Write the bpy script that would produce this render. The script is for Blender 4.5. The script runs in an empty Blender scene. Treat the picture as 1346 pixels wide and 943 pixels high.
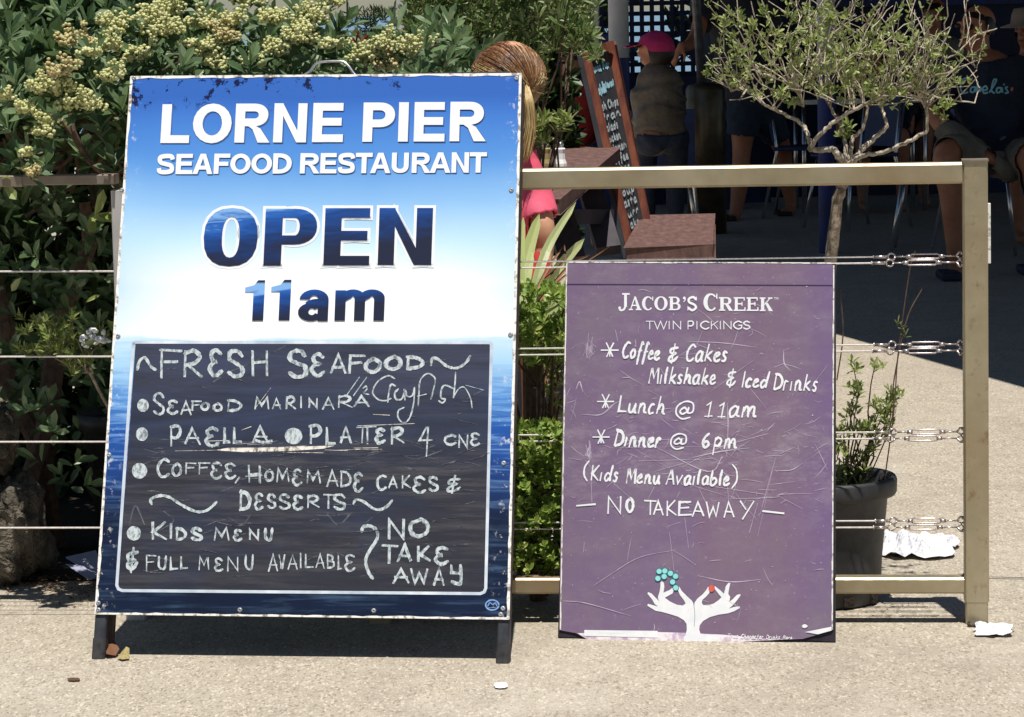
import bpy, math, random
import numpy as np
from mathutils import Vector, Matrix, geometry, noise
random.seed(7); rng = np.random.default_rng(7)
D = bpy.data; C = bpy.context.scene.collection; SC = bpy.context.scene
rad = math.radians

# ------------------------------------------------------------------ camera
F, PITCH, ROLL, CH = 4000., .113, -.021, 1.364
fw = Vector((0, math.cos(PITCH), -math.sin(PITCH)))
_r = Vector((1, 0, 0)); _u = _r.cross(fw)
RT = _r*math.cos(ROLL) + _u*math.sin(ROLL); UP = RT.cross(fw)
CAM = Vector((0, 0, CH))
cd = D.cameras.new('camera'); cam = D.objects.new('camera', cd); C.objects.link(cam)
cam.matrix_world = Matrix(((RT.x, UP.x, -fw.x, 0), (RT.y, UP.y, -fw.y, 0), (RT.z, UP.z, -fw.z, CH), (0, 0, 0, 1)))
cd.sensor_width = 36; cd.lens = 36*F/1346; cd.clip_start = .1; cd.clip_end = 60000
SC.camera = cam
# ------------------------------------------------------------------ light
SUN = Vector((.03, -.262, 1)).normalized()
el = math.asin(SUN.z); az = math.atan2(SUN.x, SUN.y)
w = D.worlds.new('World'); SC.world = w; w.use_nodes = True
nt = w.node_tree; bg = nt.nodes['Background']; sk = nt.nodes.new('ShaderNodeTexSky')
sk.sky_type = 'NISHITA'; sk.sun_disc = False; sk.sun_elevation = el; sk.sun_rotation = az
sk.dust_density = .2; sk.ozone_density = 4; sk.altitude = 5
nt.links.new(sk.outputs[0], bg.inputs[0]); bg.inputs[1].default_value = .05
sl = D.lights.new('sun', 'SUN'); sl.energy = 5.0; sl.angle = rad(.5); sl.color = (1, .96, .9)
so = D.objects.new('sun', sl); C.objects.link(so); so.rotation_euler = SUN.to_track_quat('Z', 'Y').to_euler()
so.location = (0, 0, 8)
SC.view_settings.view_transform = 'Standard'; SC.view_settings.look = 'None'
SC.view_settings.exposure = 0.12; SC.view_settings.gamma = 1; SC.view_settings.use_curve_mapping = False
SC.cycles.max_bounces = 8; SC.cycles.transparent_max_bounces = 8

# real-world points found from the measured picture: ray at a given depth / height
def ray(x, y): return fw + RT*((x-673)/F) - UP*((y-471.5)/F)
def at(x, y, Y):
    d = ray(x, y); return CAM + d*(Y/d.y)
def gz(x, y, z=0.):
    d = ray(x, y); return CAM + d*((z-CH)/d.z)

# ------------------------------------------------------------------ materials
def lin(c):
    if isinstance(c, str):
        c = [int(c[i:i+2], 16)/255 for i in (0, 2, 4)]
        c = [v/12.92 if v <= .04045 else ((v+.055)/1.055)**2.4 for v in c]
    return (c[0], c[1], c[2], 1)
class NT:
    def __init__(s, name):
        s.m = D.materials.new(name); s.m.use_nodes = True; s.t = s.m.node_tree; s.n = s.t.nodes
        s.b = s.n['Principled BSDF']; s.co = s.n.new('ShaderNodeTexCoord').outputs['Object']
    def node(s, typ, **k):
        o = s.n.new(typ)
        for a, v in k.items():
            if a[0] == '_': o.inputs[int(a[1:])].default_value = v
            else: setattr(o, a, v)
        return o
    def link(s, a, b): s.t.links.new(a, b)
    def map(s, scale, loc=(0, 0, 0)):
        o = s.node('ShaderNodeMapping'); o.inputs['Scale'].default_value = scale; o.inputs['Location'].default_value = loc
        s.link(s.co, o.inputs[0]); return o.outputs[0]
    def noise(s, scale, detail=4, rough=.6, vec=None, dist=0):
        o = s.node('ShaderNodeTexNoise'); o.inputs['Scale'].default_value = scale; o.inputs['Detail'].default_value = detail
        o.inputs['Roughness'].default_value = rough; o.inputs['Distortion'].default_value = dist
        s.link(vec if vec else s.co, o.inputs['Vector']); return o.outputs['Fac']
    def ramp(s, fac, stops, interp='LINEAR'):
        o = s.node('ShaderNodeValToRGB'); r = o.color_ramp; r.interpolation = interp
        while len(r.elements) < len(stops): r.elements.new(.5)
        for e, (p, c) in zip(r.elements, stops):
            e.position = p; e.color = lin(c) if not isinstance(c, (int, float)) else (c, c, c, 1)
        s.link(fac, o.inputs[0]); return o.outputs[0]
    def mix(s, fac, a, b, mode='MIX'):
        o = s.node('ShaderNodeMix', data_type='RGBA', blend_type=mode)
        for v, i in ((fac, 0), (a, 6), (b, 7)):
            if hasattr(v, 'links'): s.link(v, o.inputs[i])
            elif i == 0: o.inputs[0].default_value = v
            else: o.inputs[i].default_value = lin(v)
        return o.outputs[2]
    def math(s, op, a, b=0., c=0.):
        o = s.node('ShaderNodeMath', operation=op)
        for i, v in enumerate((a, b, c)):
            if hasattr(v, 'links'): s.link(v, o.inputs[i])
            else: o.inputs[i].default_value = v
        return o.outputs[0]
    def sep(s):
        o = s.node('ShaderNodeSeparateXYZ'); s.link(s.co, o.inputs[0]); return o.outputs
    def col(s, c, rough=.6, metal=0, spec=None):
        if hasattr(c, 'links'): s.link(c, s.b.inputs['Base Color'])
        else: s.b.inputs['Base Color'].default_value = lin(c)
        if hasattr(rough, 'links'): s.link(rough, s.b.inputs['Roughness'])
        else: s.b.inputs['Roughness'].default_value = rough
        s.b.inputs['Metallic'].default_value = metal
        if spec is not None: s.b.inputs['Specular IOR Level'].default_value = spec
    def bump(s, fac, strength=.3, dist=.01):
        o = s.node('ShaderNodeBump'); o.inputs['Strength'].default_value = strength; o.inputs['Distance'].default_value = dist
        s.link(fac, o.inputs['Height']); s.link(o.outputs[0], s.b.inputs['Normal'])
def mat(name, c1, c2=None, scale=20, rough=.6, metal=0, bump=0, bdist=.003, spec=None, stretch=(1, 1, 1), lo=.35, hi=.65):
    t = NT(name); c2 = c2 or c1
    f = t.noise(scale, 5, .6, t.map(stretch))
    t.col(t.ramp(f, [(lo, c1), (hi, c2)]), rough, metal, spec)
    if bump: t.bump(t.noise(scale*3, 3, .6, t.map(stretch)), bump, bdist)
    return t.m
def leafmat(name, cols, rough=.45, trans=.25):
    t = NT(name)
    g = t.node('ShaderNodeNewGeometry'); oi = t.node('ShaderNodeObjectInfo')
    r = t.math('FRACT', t.math('ADD', g.outputs['Random Per Island'], oi.outputs['Random']))
    n = len(cols)
    c = t.ramp(r, [(i/(n-1), cc) for i, cc in enumerate(cols)])
    c2 = t.mix(t.math('MULTIPLY', t.noise(60, 2), .4), c, cols[0])
    t.col(c2, rough)
    tr = t.node('ShaderNodeBsdfTranslucent'); t.link(c2, tr.inputs[0])
    mx = t.node('ShaderNodeMixShader'); mx.inputs[0].default_value = trans
    t.link(t.b.outputs[0], mx.inputs[1]); t.link(tr.outputs[0], mx.inputs[2])
    t.link(mx.outputs[0], t.n['Material Output'].inputs[0])
    return t.m

# ------------------------------------------------------------------ objects
WM = {}
def link(o, parent=None, mw=None):
    C.objects.link(o)
    if parent is not None: o.parent = parent
    WM[o.name] = (WM[parent.name].copy() if parent is not None else (mw.copy() if mw else Matrix()))
    return o
def tag(o, label=None, cat=None, group=None, kind=None):
    for k, v in (('label', label), ('category', cat), ('group', group), ('kind', kind)):
        if v: o[k] = v
    return o
def thing(name, loc, label, cat, group=None, mw=None):
    o = D.objects.new(name, None); o.empty_display_size = .05
    m = mw if mw is not None else Matrix.Translation(Vector(loc))
    o.matrix_world = m; link(o, None, m); WM[o.name] = m.copy()
    return tag(o, label, cat, group)
def mesh_obj(name, verts, faces, m, parent=None, smooth=False, kind=None, local=False):
    me = D.meshes.new(name)
    if parent is not None and not local:
        inv = np.array(WM[parent.name].inverted()); v = np.array([tuple(a) for a in verts], dtype=float)
        v = v @ inv[:3, :3].T + inv[:3, 3]; verts = v.tolist()
    else: verts = [tuple(a) for a in verts]
    me.from_pydata(verts, [], faces); me.materials.append(m)
    if smooth: me.polygons.foreach_set('use_smooth', [True]*len(me.polygons))
    me.update()
    o = D.objects.new(name, me); link(o, parent)
    if kind: o['kind'] = kind
    return o
_h = (1+5**.5)/2
ICO = [Vector(v).normalized() for v in ((-1, _h, 0), (1, _h, 0), (-1, -_h, 0), (1, -_h, 0), (0, -1, _h), (0, 1, _h), (0, -1, -_h), (0, 1, -_h), (_h, 0, -1), (_h, 0, 1), (-_h, 0, -1), (-_h, 0, 1))]
ICF = [(0, 11, 5), (0, 5, 1), (0, 1, 7), (0, 7, 10), (0, 10, 11), (1, 5, 9), (5, 11, 4), (11, 10, 2), (10, 7, 6), (7, 1, 8), (3, 9, 4), (3, 4, 2), (3, 2, 6), (3, 6, 8), (3, 8, 9), (4, 9, 5), (2, 4, 11), (6, 2, 10), (8, 6, 7), (9, 8, 1)]
class MB:
    def __init__(s): s.v = []; s.f = []
    def add(s, vs, fs):
        n = len(s.v); s.v += [tuple(v) for v in vs]; s.f += [tuple(i+n for i in f) for f in fs]; return s
    def frame_box(s, o, ax, ay, az):  # o corner, three edge vectors
        o, ax, ay, az = map(Vector, (o, ax, ay, az))
        vs = [o, o+ax, o+ax+ay, o+ay, o+az, o+ax+az, o+ax+ay+az, o+ay+az]
        return s.add(vs, [(0, 3, 2, 1), (4, 5, 6, 7), (0, 1, 5, 4), (1, 2, 6, 5), (2, 3, 7, 6), (3, 0, 4, 7)])
    def box(s, x0, x1, y0, y1, z0, z1): return s.frame_box((x0, y0, z0), (x1-x0, 0, 0), (0, y1-y0, 0), (0, 0, z1-z0))
    def bar(s, p, q, wd, dp, side=None, bev=0):  # rectangular bar p->q ; wd along side, dp along the other
        p, q = Vector(p), Vector(q); d = (q-p).normalized()
        sd = Vector(side) if side is not None else (Vector((1, 0, 0)) if abs(d.x) < .8 else Vector((0, 0, 1)))
        sd = (sd - d*sd.dot(d)).normalized(); up = sd.cross(d)
        if not bev: return s.frame_box(p-sd*wd/2-up*dp/2, sd*wd, up*dp, q-p)
        a, b = wd/2, dp/2
        ring = [(a-bev, -b), (a, -b+bev), (a, b-bev), (a-bev, b), (-a+bev, b), (-a, b-bev), (-a, -b+bev), (-a+bev, -b)]
        vs = [p+sd*x+up*y for x, y in ring]+[q+sd*x+up*y for x, y in ring]
        return s.add(vs, [(i, (i+1) % 8, (i+1) % 8+8, i+8) for i in range(8)]+[tuple(range(7, -1, -1)), tuple(range(8, 16))])
    def tube(s, pts, r, n=8, cap=True):
        pts = [Vector(p) for p in pts]; m = len(pts)
        rs = r if isinstance(r, (list, tuple)) else [r]*m
        ref = None; vs = []
        for i, p in enumerate(pts):
            t = (pts[min(i+1, m-1)]-pts[max(i-1, 0)])
            t = t.normalized() if t.length > 1e-9 else Vector((0, 0, 1))
            if ref is None: ref = Vector((0, 0, 1)) if abs(t.z) < .9 else Vector((1, 0, 0))
            a = (ref-t*ref.dot(t)).normalized(); ref = a; b = t.cross(a)
            for k in range(n):
                an = 2*math.pi*k/n; vs.append(p+(a*math.cos(an)+b*math.sin(an))*rs[i])
        fs = [(i*n+k, i*n+(k+1) % n, (i+1)*n+(k+1) % n, (i+1)*n+k) for i in range(m-1) for k in range(n)]
        if cap: fs += [tuple(range(n-1, -1, -1)), tuple(range((m-1)*n, m*n))]
        return s.add(vs, fs)
    def lathe(s, base, prof, n=24, ax=(0, 0, 1), sx=1, sy=1):
        base = Vector(base); vs = []
        q = Vector((0, 0, 1)).rotation_difference(Vector(ax))
        for r, z in prof:
            for k in range(n):
                an = 2*math.pi*k/n; vs.append(base+q @ Vector((r*math.cos(an)*sx, r*math.sin(an)*sy, z)))
        m = len(prof)
        return s.add(vs, [(i*n+k, i*n+(k+1) % n, (i+1)*n+(k+1) % n, (i+1)*n+k) for i in range(m-1) for k in range(n)])
    def ball(s, c, r, n=0):
        c = Vector(c); r = Vector((r, r, r)) if isinstance(r, (int, float)) else Vector(r)
        if n == 0: return s.add([c+Vector((v.x*r.x, v.y*r.y, v.z*r.z)) for v in ICO], ICF)
        vs = []; fs = []
        for i in range(n+1):
            for k in range(2*n):
                a, b = math.pi*i/n, math.pi*k/n
                vs.append(c+Vector((r.x*math.sin(a)*math.cos(b), r.y*math.sin(a)*math.sin(b), r.z*math.cos(a))))
        for i in range(n):
            for k in range(2*n): fs.append((i*2*n+k, (i+1)*2*n+k, (i+1)*2*n+(k+1) % (2*n), i*2*n+(k+1) % (2*n)))
        return s.add(vs, fs)
    def prism(s, poly, dv):  # planar polygon (3d points), extruded by dv
        n = len(poly); P = [Vector(p) for p in poly]; dv = Vector(dv)
        tris = geometry.tessellate_polygon([P])
        return s.add(P+[p+dv for p in P], [tuple(t) for t in tris]+[(t[2]+n, t[1]+n, t[0]+n) for t in tris]+[(i, (i+1) % n, (i+1) % n+n, i+n) for i in range(n)])
    def build(s, name, m, parent=None, smooth=False, kind=None, local=False):
        return mesh_obj(name, s.v, s.f, m, parent, smooth, kind, local)
def bevel(o, wd=.003, seg=2):
    b = o.modifiers.new('bevel', 'BEVEL'); b.width = wd; b.segments = seg; b.limit_method = 'ANGLE'; return o
def smooth_pts(P, k=6):
    P = [np.array(p, float) for p in P]
    if len(P) < 3: return P
    Q = [2*P[0]-P[1]]+P+[2*P[-1]-P[-2]]; out = []
    for i in range(1, len(Q)-2):
        a, b, c, d = Q[i-1:i+3]
        for j in range(k):
            t = j/k; out.append(.5*((2*b)+(-a+c)*t+(2*a-5*b+4*c-d)*t*t+(-a+3*b-3*c+d)*t**3))
    out.append(P[-1]); return out
def interp(P, k=6): return [Vector(p) for p in smooth_pts(P, k)]

# ------------------------------------------------------------------ material library
mt = {}
g = NT('concrete_paving')
n1 = g.noise(1.3, 6, .65); n2 = g.noise(9, 4, .6)
base = g.mix(n1, 'aba08d', 'c0b7a5')
base = g.mix(g.ramp(n2, [(.35, 0), (.75, .5)]), base, '9a9082')
v = g.node('ShaderNodeTexVoronoi'); v.inputs['Scale'].default_value = 190; g.link(g.map((1, .42, 1)), v.inputs['Vector'])
spk = g.node('ShaderNodeSeparateColor'); g.link(v.outputs['Color'], spk.inputs[0])
base = g.mix(g.ramp(spk.outputs[0], [(.0, .75), (.28, .0)]), base, '84786a')
base = g.mix(g.ramp(spk.outputs[1], [(.75, 0), (.98, .5)]), base, 'e4dac6')
n4 = g.noise(220, 3, .7, g.map((1, .42, 1))); base = g.mix(g.ramp(n4, [(.36, .5), (.5, 0)]), base, '716657')
n5 = g.noise(.5, 4, .6); base = g.mix(g.ramp(n5, [(.45, 0), (.7, .3)]), base, '968b7c')
n6 = g.noise(3.2, 5, .7, g.map((1, .6, 1), (7, 2, 0))); base = g.mix(g.ramp(n6, [(.52, 0), (.68, .4)]), base, '8b8174')
n7 = g.noise(2.1, 5, .7, g.map((1, .6, 1), (1, 9, 0))); base = g.mix(g.ramp(n7, [(.55, 0), (.75, .4)]), base, 'd3cabc')
g.col(base, .85, 0, .25)
g.bump(n4, .5, .004); mt['ground'] = g.m
t = NT('printed_sign_face')
x, y, z = t.sep()[0:3]
wob = t.noise(3, 3, .5)
tt = t.math('ADD', z, t.math('MULTIPLY', t.math('SUBTRACT', wob, .5), .05))
fr = t.math('DIVIDE', t.math('SUBTRACT', tt, .1), 1.16)
sky = t.ramp(fr, [(.50, 'ffffff'), (.64, 'ffffff'), (.71, 'c9e8fb'), (.79, '8cbdec'), (.87, '5a96dc'), (.96, '447cce'), (1., '3668bc')])
edge = t.math('MULTIPLY', t.math('ABSOLUTE', t.math('SUBTRACT', x, .03)), 2.1)
edge = t.math('MULTIPLY', t.math('POWER', edge, 3), t.ramp(fr, [(.52, .3), (.62, .75), (.9, 0)]))
sky = t.mix(edge, sky, 'a9d3f5')
stx = t.noise(9, 6, .62, t.map((.5, 1, 7)), .7)
fr2 = t.math('ADD', fr, t.math('MULTIPLY', t.math('SUBTRACT', stx, .5), .12))
sea = t.ramp(fr2, [(.0, '14203a'), (.18, '1a2c50'), (.25, '1d3d7a'), (.34, '2555a4'), (.41, '5a90d0'), (.475, 'a9d2f0'), (.535, 'd5eaf8')])
sea = t.mix(t.math('MULTIPLY', t.ramp(fr, [(.15, .25), (.4, 1)]), t.ramp(stx, [(.48, 0), (.68, .75)])), sea, '9ccaf4')
dk = t.math('MULTIPLY', t.ramp(fr, [(.0, .9), (.16, .85), (.24, .2), (.3, 0)]), t.ramp(t.noise(5, 5, .7), [(.35, 1), (.62, .25)]))
sea = t.mix(dk, sea, '10182b')
sel = t.ramp(t.math('ADD', fr, t.math('MULTIPLY', t.math('SUBTRACT', t.noise(14, 4), .5), .012)), [(.523, 0), (.53, 1)])
c = t.mix(sel, sea, sky)
# wear: dark flakes below the top edge, pale chips along the sides
chipn = t.noise(22, 5, .7)
c = t.mix(t.math('MULTIPLY', t.ramp(fr, [(.972, 0), (.995, 1)]), t.ramp(t.math('ADD', chipn, t.math('MULTIPLY', x, -.12)), [(.6, 0), (.63, 1)])), c, '151d48')
ed2 = t.ramp(t.math('ABSOLUTE', x), [(.405, 0), (.455, 1)])
c = t.mix(t.math('MULTIPLY', ed2, t.ramp(t.noise(45, 5, .75), [(.58, 0), (.62, .9)])), c, 'e6e4e0')
c = t.mix(t.ramp(t.noise(38, 6, .8, t.map((1, 1, 1), (5, 3, 1))), [(.74, 0), (.77, .8)]), c, 'c5d2e4')
t.col(c, .32, 0, .4); mt['print'] = t.m
t = NT('chalkboard_paint')
st = t.noise(7, 7, .7, t.map((.35, 1, 3), (2, 0, 0)), 1.)
x, y, z = t.sep()[0:3]
c = t.ramp(z, [(.15, '2c2d37'), (.4, '2d2e38'), (.52, '2d3750'), (.62, '3a4056')])
c = t.mix(t.ramp(st, [(.35, .7), (.6, 0)]), c, '1f1f2a')
c = t.mix(t.math('MULTIPLY', t.ramp(z, [(.15, .5), (.42, .9), (.5, .15)]), t.ramp(t.noise(14, 7, .75, t.map((.22, 1, 3))), [(.47, 0), (.7, .6)])), c, '6e6a68')
c = t.mix(t.ramp(t.noise(3, 4, .6, t.map((.7, 1, 1.3), (0, 4, 1))), [(.5, 0), (.7, .4)]), c, '2b4168')
t.col(c, .5, 0, .35); mt['chalkboard'] = t.m
def chalkmat(name, a, b, sc=160, lo=.36, hi=.56):
    t = NT(name); t.col(t.ramp(t.noise(sc, 4, .7, t.map((1, 1, .6))), [(lo, a), (hi, b)]), .9, 0, .1); return t.m
mt['chalk'] = chalkmat('white_chalk', '6c787e', 'c8d1d3', 120, .36, .56)
mt['chalk_faint'] = chalkmat('faint_chalk', '3c3e48', '787a80', 60, .4, .7)
mt['scrape'] = chalkmat('scraped_paint', '6b5f54', 'e9e4d8', 60, .35, .5)
mt['border'] = mat('border_line_paint', 'a9b6c6', 'dfe6ec', 12, .5)
mt['letter_white'] = mat('white_print', 'e8ecf0', 'f8f8f8', 30, .35)
mt['letter_shadow'] = mat('letter_shadow_print', '31508c', '4468a8', 8, .4)
t = NT('sea_print_letters'); st = t.noise(11, 6, .65, t.map((.6, 1, 3.2)), .8)
x, y, z = t.sep()[0:3]
up = t.math('ADD', z, t.math('MULTIPLY', x, -.12))
k1 = t.ramp(t.math('ADD', up, t.math('MULTIPLY', t.math('SUBTRACT', st, .5), .12)), [(.0, '272b42'), (.5, '272b42')])
def band(z0, z1):
    f = t.math('DIVIDE', t.math('SUBTRACT', up, z0), z1-z0)
    return t.ramp(t.math('ADD', f, t.math('MULTIPLY', t.math('SUBTRACT', st, .5), .9)), [(.3, '23273c'), (.5, '1b3465'), (.78, '1e4d98'), (.9, '2a62b4'), (1., '7faee2')])
s = t.ramp(z, [(.833, 0), (.836, 1)])
t.col(t.mix(s, band(.745, .83), band(.855, 1.02)), .35, 0, .4); mt['sea_letters'] = t.m
t = NT('purple_sign_face'); n = t.noise(2.2, 4, .6); x, y, z = t.sep()[0:3]
c = t.mix(n, '79657b', '836a83')
c = t.mix(t.ramp(x, [(.18, 0), (.31, .55)]), c, '6f5c92')
c = t.mix(t.ramp(x, [(-.3, .35), (-.2, 0)]), c, '75658c')
c = t.mix(t.ramp(t.noise(6, 7, .8), [(.45, 0), (.7, .6)]), c, '857a7e')
c = t.mix(t.math('MULTIPLY', t.ramp(t.noise(18, 7, .8, t.map((.5, 1, 1.2), (4, 0, 2))), [(.48, 0), (.66, .6)]), t.ramp(z, [(.25, .25), (.4, 1), (.6, .4)])), c, 'ab9ca8')
c = t.mix(t.ramp(t.noise(70, 5, .8), [(.6, 0), (.72, .5)]), c, 'c2b3c8')
c = t.mix(t.ramp(t.noise(24, 6, .8, t.map((.3, 1, 1.5))), [(.62, 0), (.74, .35)]), c, 'c4b2c6')
t.col(c, .42, 0, .4); mt['purple'] = t.m
mt['purple_line'] = mat('dark_purple_line', '35214a', '3c2852', 20, .5)
mt['scratch'] = mat('scratch_mark', 'a592ac', 'd8cbdc', 30, .6)
mt['pale'] = mat('worn_pale_paper', 'c0a8c0', 'f3ebf0', 35, .7, lo=.4, hi=.55)
mt['cyan'] = mat('cyan_print', '8fdcdc', '9ce6e4', 20, .5); mt['cyan_dark'] = mat('teal_outline_print', '2f7f88', '2f7f88', 20, .5)
mt['red_dot'] = mat('red_print', 'd65a50', 'de6a5c', 40, .5)
mt['dark_board'] = mat('dark_board_edge', '1b1420', '2c2430', 40, .8)
mt['edge_white'] = mat('chipped_white_edge', '8d8478', 'f2efe8', 60, .6, lo=.38, hi=.5)
mt['steel_dark'] = mat('black_painted_steel', '25282d', '383b40', 40, .5, 0, .2)
mt['steel_rust'] = mat('rusty_steel', '3a2a24', '5d483c', 60, .7)
mt['rubber'] = mat('black_rubber', '1d1d20', '3c3a3a', 40, .8)
mt['screw'] = mat('grey_screw', '7c7f84', 'b4b7bb', 200, .4, .3)
mt['chrome'] = mat('bright_steel', 'c8c8c8', 'e6e4e2', 100, .25, .9)
mt['shackle'] = mat('stained_steel_fitting', '9c8f8a', 'e2d8d6', 300, .3, .8)
t = NT('tea_stained_rail'); x, y, z = t.sep()[0:3]
n = t.noise(6, 6, .6, t.map((1, 1, 1)))
c = t.ramp(n, [(.3, 'a4977a'), (.65, 'bdb194')])
c = t.mix(t.ramp(t.noise(4, 4, .6, t.map((.6, 1, 1), (3, 3, 3))), [(.48, 0), (.72, .6)]), c, '9c7f58')
c = t.mix(t.math('MULTIPLY', t.ramp(t.noise(30, 5, .7), [(.56, 0), (.72, .7)]), t.ramp(x, [(-.25, .05), (-.08, 1.)])), c, '7d5a3a')
t.col(c, t.ramp(t.noise(40, 4), [(.3, .3), (.7, .5)]), .55); mt['rail'] = t.m
mt['rail_brown'] = mat('weathered_bronze_rail', '7d7164', '94887a', 12, .5, .3)
mt['wire'] = mat('steel_wire', 'd2c8c2', 'f2ebe6', 200, .45, .15)
mt['leafA'] = leafmat('broad_leaf', ['46603a', '62794a', '7f9668', '557048', '9dae88'])
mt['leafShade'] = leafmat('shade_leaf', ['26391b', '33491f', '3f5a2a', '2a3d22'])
mt['leafOlive'] = leafmat('olive_leaf', ['4d6634', '80894f', '62803d', 'a0a877', '47592f'])
mt['leafSmall'] = leafmat('small_leaf', ['728540', '98a55a', 'b4bd78', '667a3a', 'c8c98e'])
mt['leafBox'] = leafmat('box_leaf', ['6a8a34', '92a84c', 'aabf60', '7a9a3e', 'c0c074'])
mt['flax'] = leafmat('flax_leaf', ['d4de9c', 'b8ca7a', 'e4eab8', 'b2c274'], .4, .62)
mt['redleaf'] = leafmat('red_leaf', ['8a2a2a', 'a8463c', '7a2430'])
mt['berry'] = leafmat('cream_flower_bud', ['c9c886', 'd8d79c', 'd2cf94', 'b8bc74', 'e4e2b4'], .55, .1)
mt['berry_pink'] = leafmat('tan_flower_bud', ['b8ab72', 'd0c48e', 'c8b67c'], .55, .1)
mt['bark'] = mat('grey_bark', '6b5a4a', 'a89a86', 60, .85, 0, .5, .004)
mt['barkpale'] = mat('pale_twig_bark', '7a6c5c', 'cabda8', 45, .9, 0, .9, .006, lo=.3, hi=.6)
mt['barkbrown'] = mat('brown_bark', '4a3a30', '6d5646', 60, .85)
mt['pot'] = mat('black_plastic_pot', '2a2a2c', '414143', 18, .55, 0, .1)
mt['soil'] = mat('potting_soil', '1f1812', '3a2c20', 60, .95, 0, .6, .01)
mt['stone'] = mat('mossy_stone', '3f3a32', '7d7464', 16, .95, 0, 1., .03)
mt['litter'] = leafmat('dry_leaf_litter', ['6a4430', '8c6040', 'a5805a', '54382a', 'b99a6c'], .8, .1)
mt['paper'] = mat('white_paper', 'd4d4d8', 'e4e4e6', 12, .85, 0, .8, .02)
mt['paper_grey'] = mat('grey_blue_paper', '8d8da2', 'a5a5b8', 12, .8)
mt['wood_table'] = mat('red_brown_painted_timber', '4c3631', '7c5c54', 9, .7, 0, .6, .006, stretch=(4, .8, 1), lo=.25, hi=.75)
mt['wood_dark'] = mat('dark_grey_timber', '2f2c30', '474048', 10, .75, stretch=(1, 1, .3))
mt['wood_frame'] = mat('reddish_board_frame', '5c2c20', '84482e', 30, .6, stretch=(1, 1, .2))
mt['blackboard'] = mat('plain_blackboard', '24262c', '30333a', 10, .7)
mt['blue_chalk'] = mat('blue_chalk', '8fc6da', 'b5dfe8', 80, .9)
mt['white_post'] = mat('white_painted_post', 'b9b7b4', 'cfccc8', 6, .6, 0, .2)
mt['blue_paint'] = mat('dark_blue_paint', '14255e', '1b3280', 6, .5)
mt['blue_wall'] = mat('navy_wall', '0d1838', '142450', 3, .6)
mt['lattice'] = mat('navy_lattice_slats', '111a38', '1a2650', 8, .6)
mt['roof'] = mat('dark_roof', '2a2a2e', '38383c', 3, .8)
mt['heater'] = mat('brown_metal_heater', '4a4234', '6a5d48', 9, .35, .6)
mt['greypole'] = mat('grey_metal_pole', '55555a', '77777c', 20, .4, .5)
mt['skin'] = mat('tanned_skin', 'a86a4c', 'bb7d5c', 12, .55)
mt['skin_pale'] = mat('light_skin', 'c08a6a', 'd0a080', 12, .55)
mt['hair_brown'] = mat('brown_hair', '5a3a24', '96683f', 90, .45, stretch=(1, 1, .12), bump=.4, bdist=.002)
mt['hair_blond'] = mat('blonde_hair', 'a8804a', 'e6cf96', 90, .45, stretch=(1, 1, .1))
mt['hair_dark'] = mat('dark_hair', '1c1614', '33271f', 80, .5)
mt['pink'] = mat('pink_shirt', 'd0475e', 'e0607a', 6, .8, 0, .3, .01)
mt['red_cloth'] = mat('red_cloth', '8c1c1a', 'a82a24', 8, .8, 0, .3)
mt['cap'] = mat('magenta_cap', 'b01f58', 'cc2f6a', 12, .75)
mt['jacket'] = mat('brown_olive_jacket', '443a2e', '6e604e', 5, .55, 0, .5, .02)
mt['tee_grey'] = mat('charcoal_shirt', '2c2c34', '3a3a44', 8, .85)
mt['tee_navy'] = mat('navy_shirt', '18202e', '242e40', 7, .85, 0, .4, .02)
mt['shorts_navy'] = mat('navy_shorts', '1d2838', '2c3a4c', 10, .85, 0, .4, .02)
mt['shorts_khaki'] = mat('khaki_shorts', '6c6558', '8a8170', 9, .85, 0, .5, .02)
mt['jeans'] = mat('dark_jeans', '1a2438', '26324a', 10, .85)
mt['shirt_grey'] = mat('grey_shirt', '6c6664', '827a76', 9, .85)
mt['hat'] = mat('tan_hat', '8c7a6c', 'a39080', 12, .85)
mt['shoe'] = mat('navy_shoe', '1a2030', '2a3044', 12, .7)
mt['cyan_print'] = mat('pale_cyan_print', '7fc4d2', '9ad6e0', 30, .7)
gl = NT('clear_glass'); gl.col('f4f6f8', .05); gl.b.inputs['Transmission Weight'].default_value = .9; mt['glass'] = gl.m
mt['salt'] = mat('white_salt', 'f0f0f0', 'ffffff', 60, .8); mt['pepper'] = mat('ground_pepper', '8a7a50', 'b5a56e', 200, .8)
mt['seat'] = mat('blue_seat', '1d2a50', '2a3c6c', 12, .5)
t = NT('sea_water'); t.col(t.mix(t.noise(.02, 4, .6, t.map((.2, 1, 1))), '5f7c92', '7d97a8'), .5, 0, .2); mt['sea'] = t.m

# ------------------------------------------------------------------ the setting
mesh_obj('ground', [(-9, 1, 0), (12, 1, 0), (12, 30, 0), (-9, 30, 0)], [(0, 1, 2, 3)], mt['ground'], kind='structure')
jp0, jp1 = gz(1120, 758), gz(1500, 764); jd = Vector((0, .004, 0))
mesh_obj('paving_joint', [tuple(p+Vector((0, dy+.003*noise.noise(p*6), .004))) for dy in (-.004, .004) for p in [jp0.lerp(jp1, i/40) for i in range(41)]], [(i, i+1, i+42, i+41) for i in range(40)], mt['soil'], kind='structure')
mb = MB(); mb.add([(-9, 30, 0), (12, 30, 0), (12, 32, -5), (-9, 32, -5)], [(0, 1, 2, 3)]); mb.build('bank', mt['stone'], kind='structure')
mesh_obj('sea', [(-30000, 10, -4.5), (30000, 10, -4.5), (30000, 50000, -4.5), (-30000, 50000, -4.5)], [(0, 1, 2, 3)], mt['sea'], kind='structure')

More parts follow.
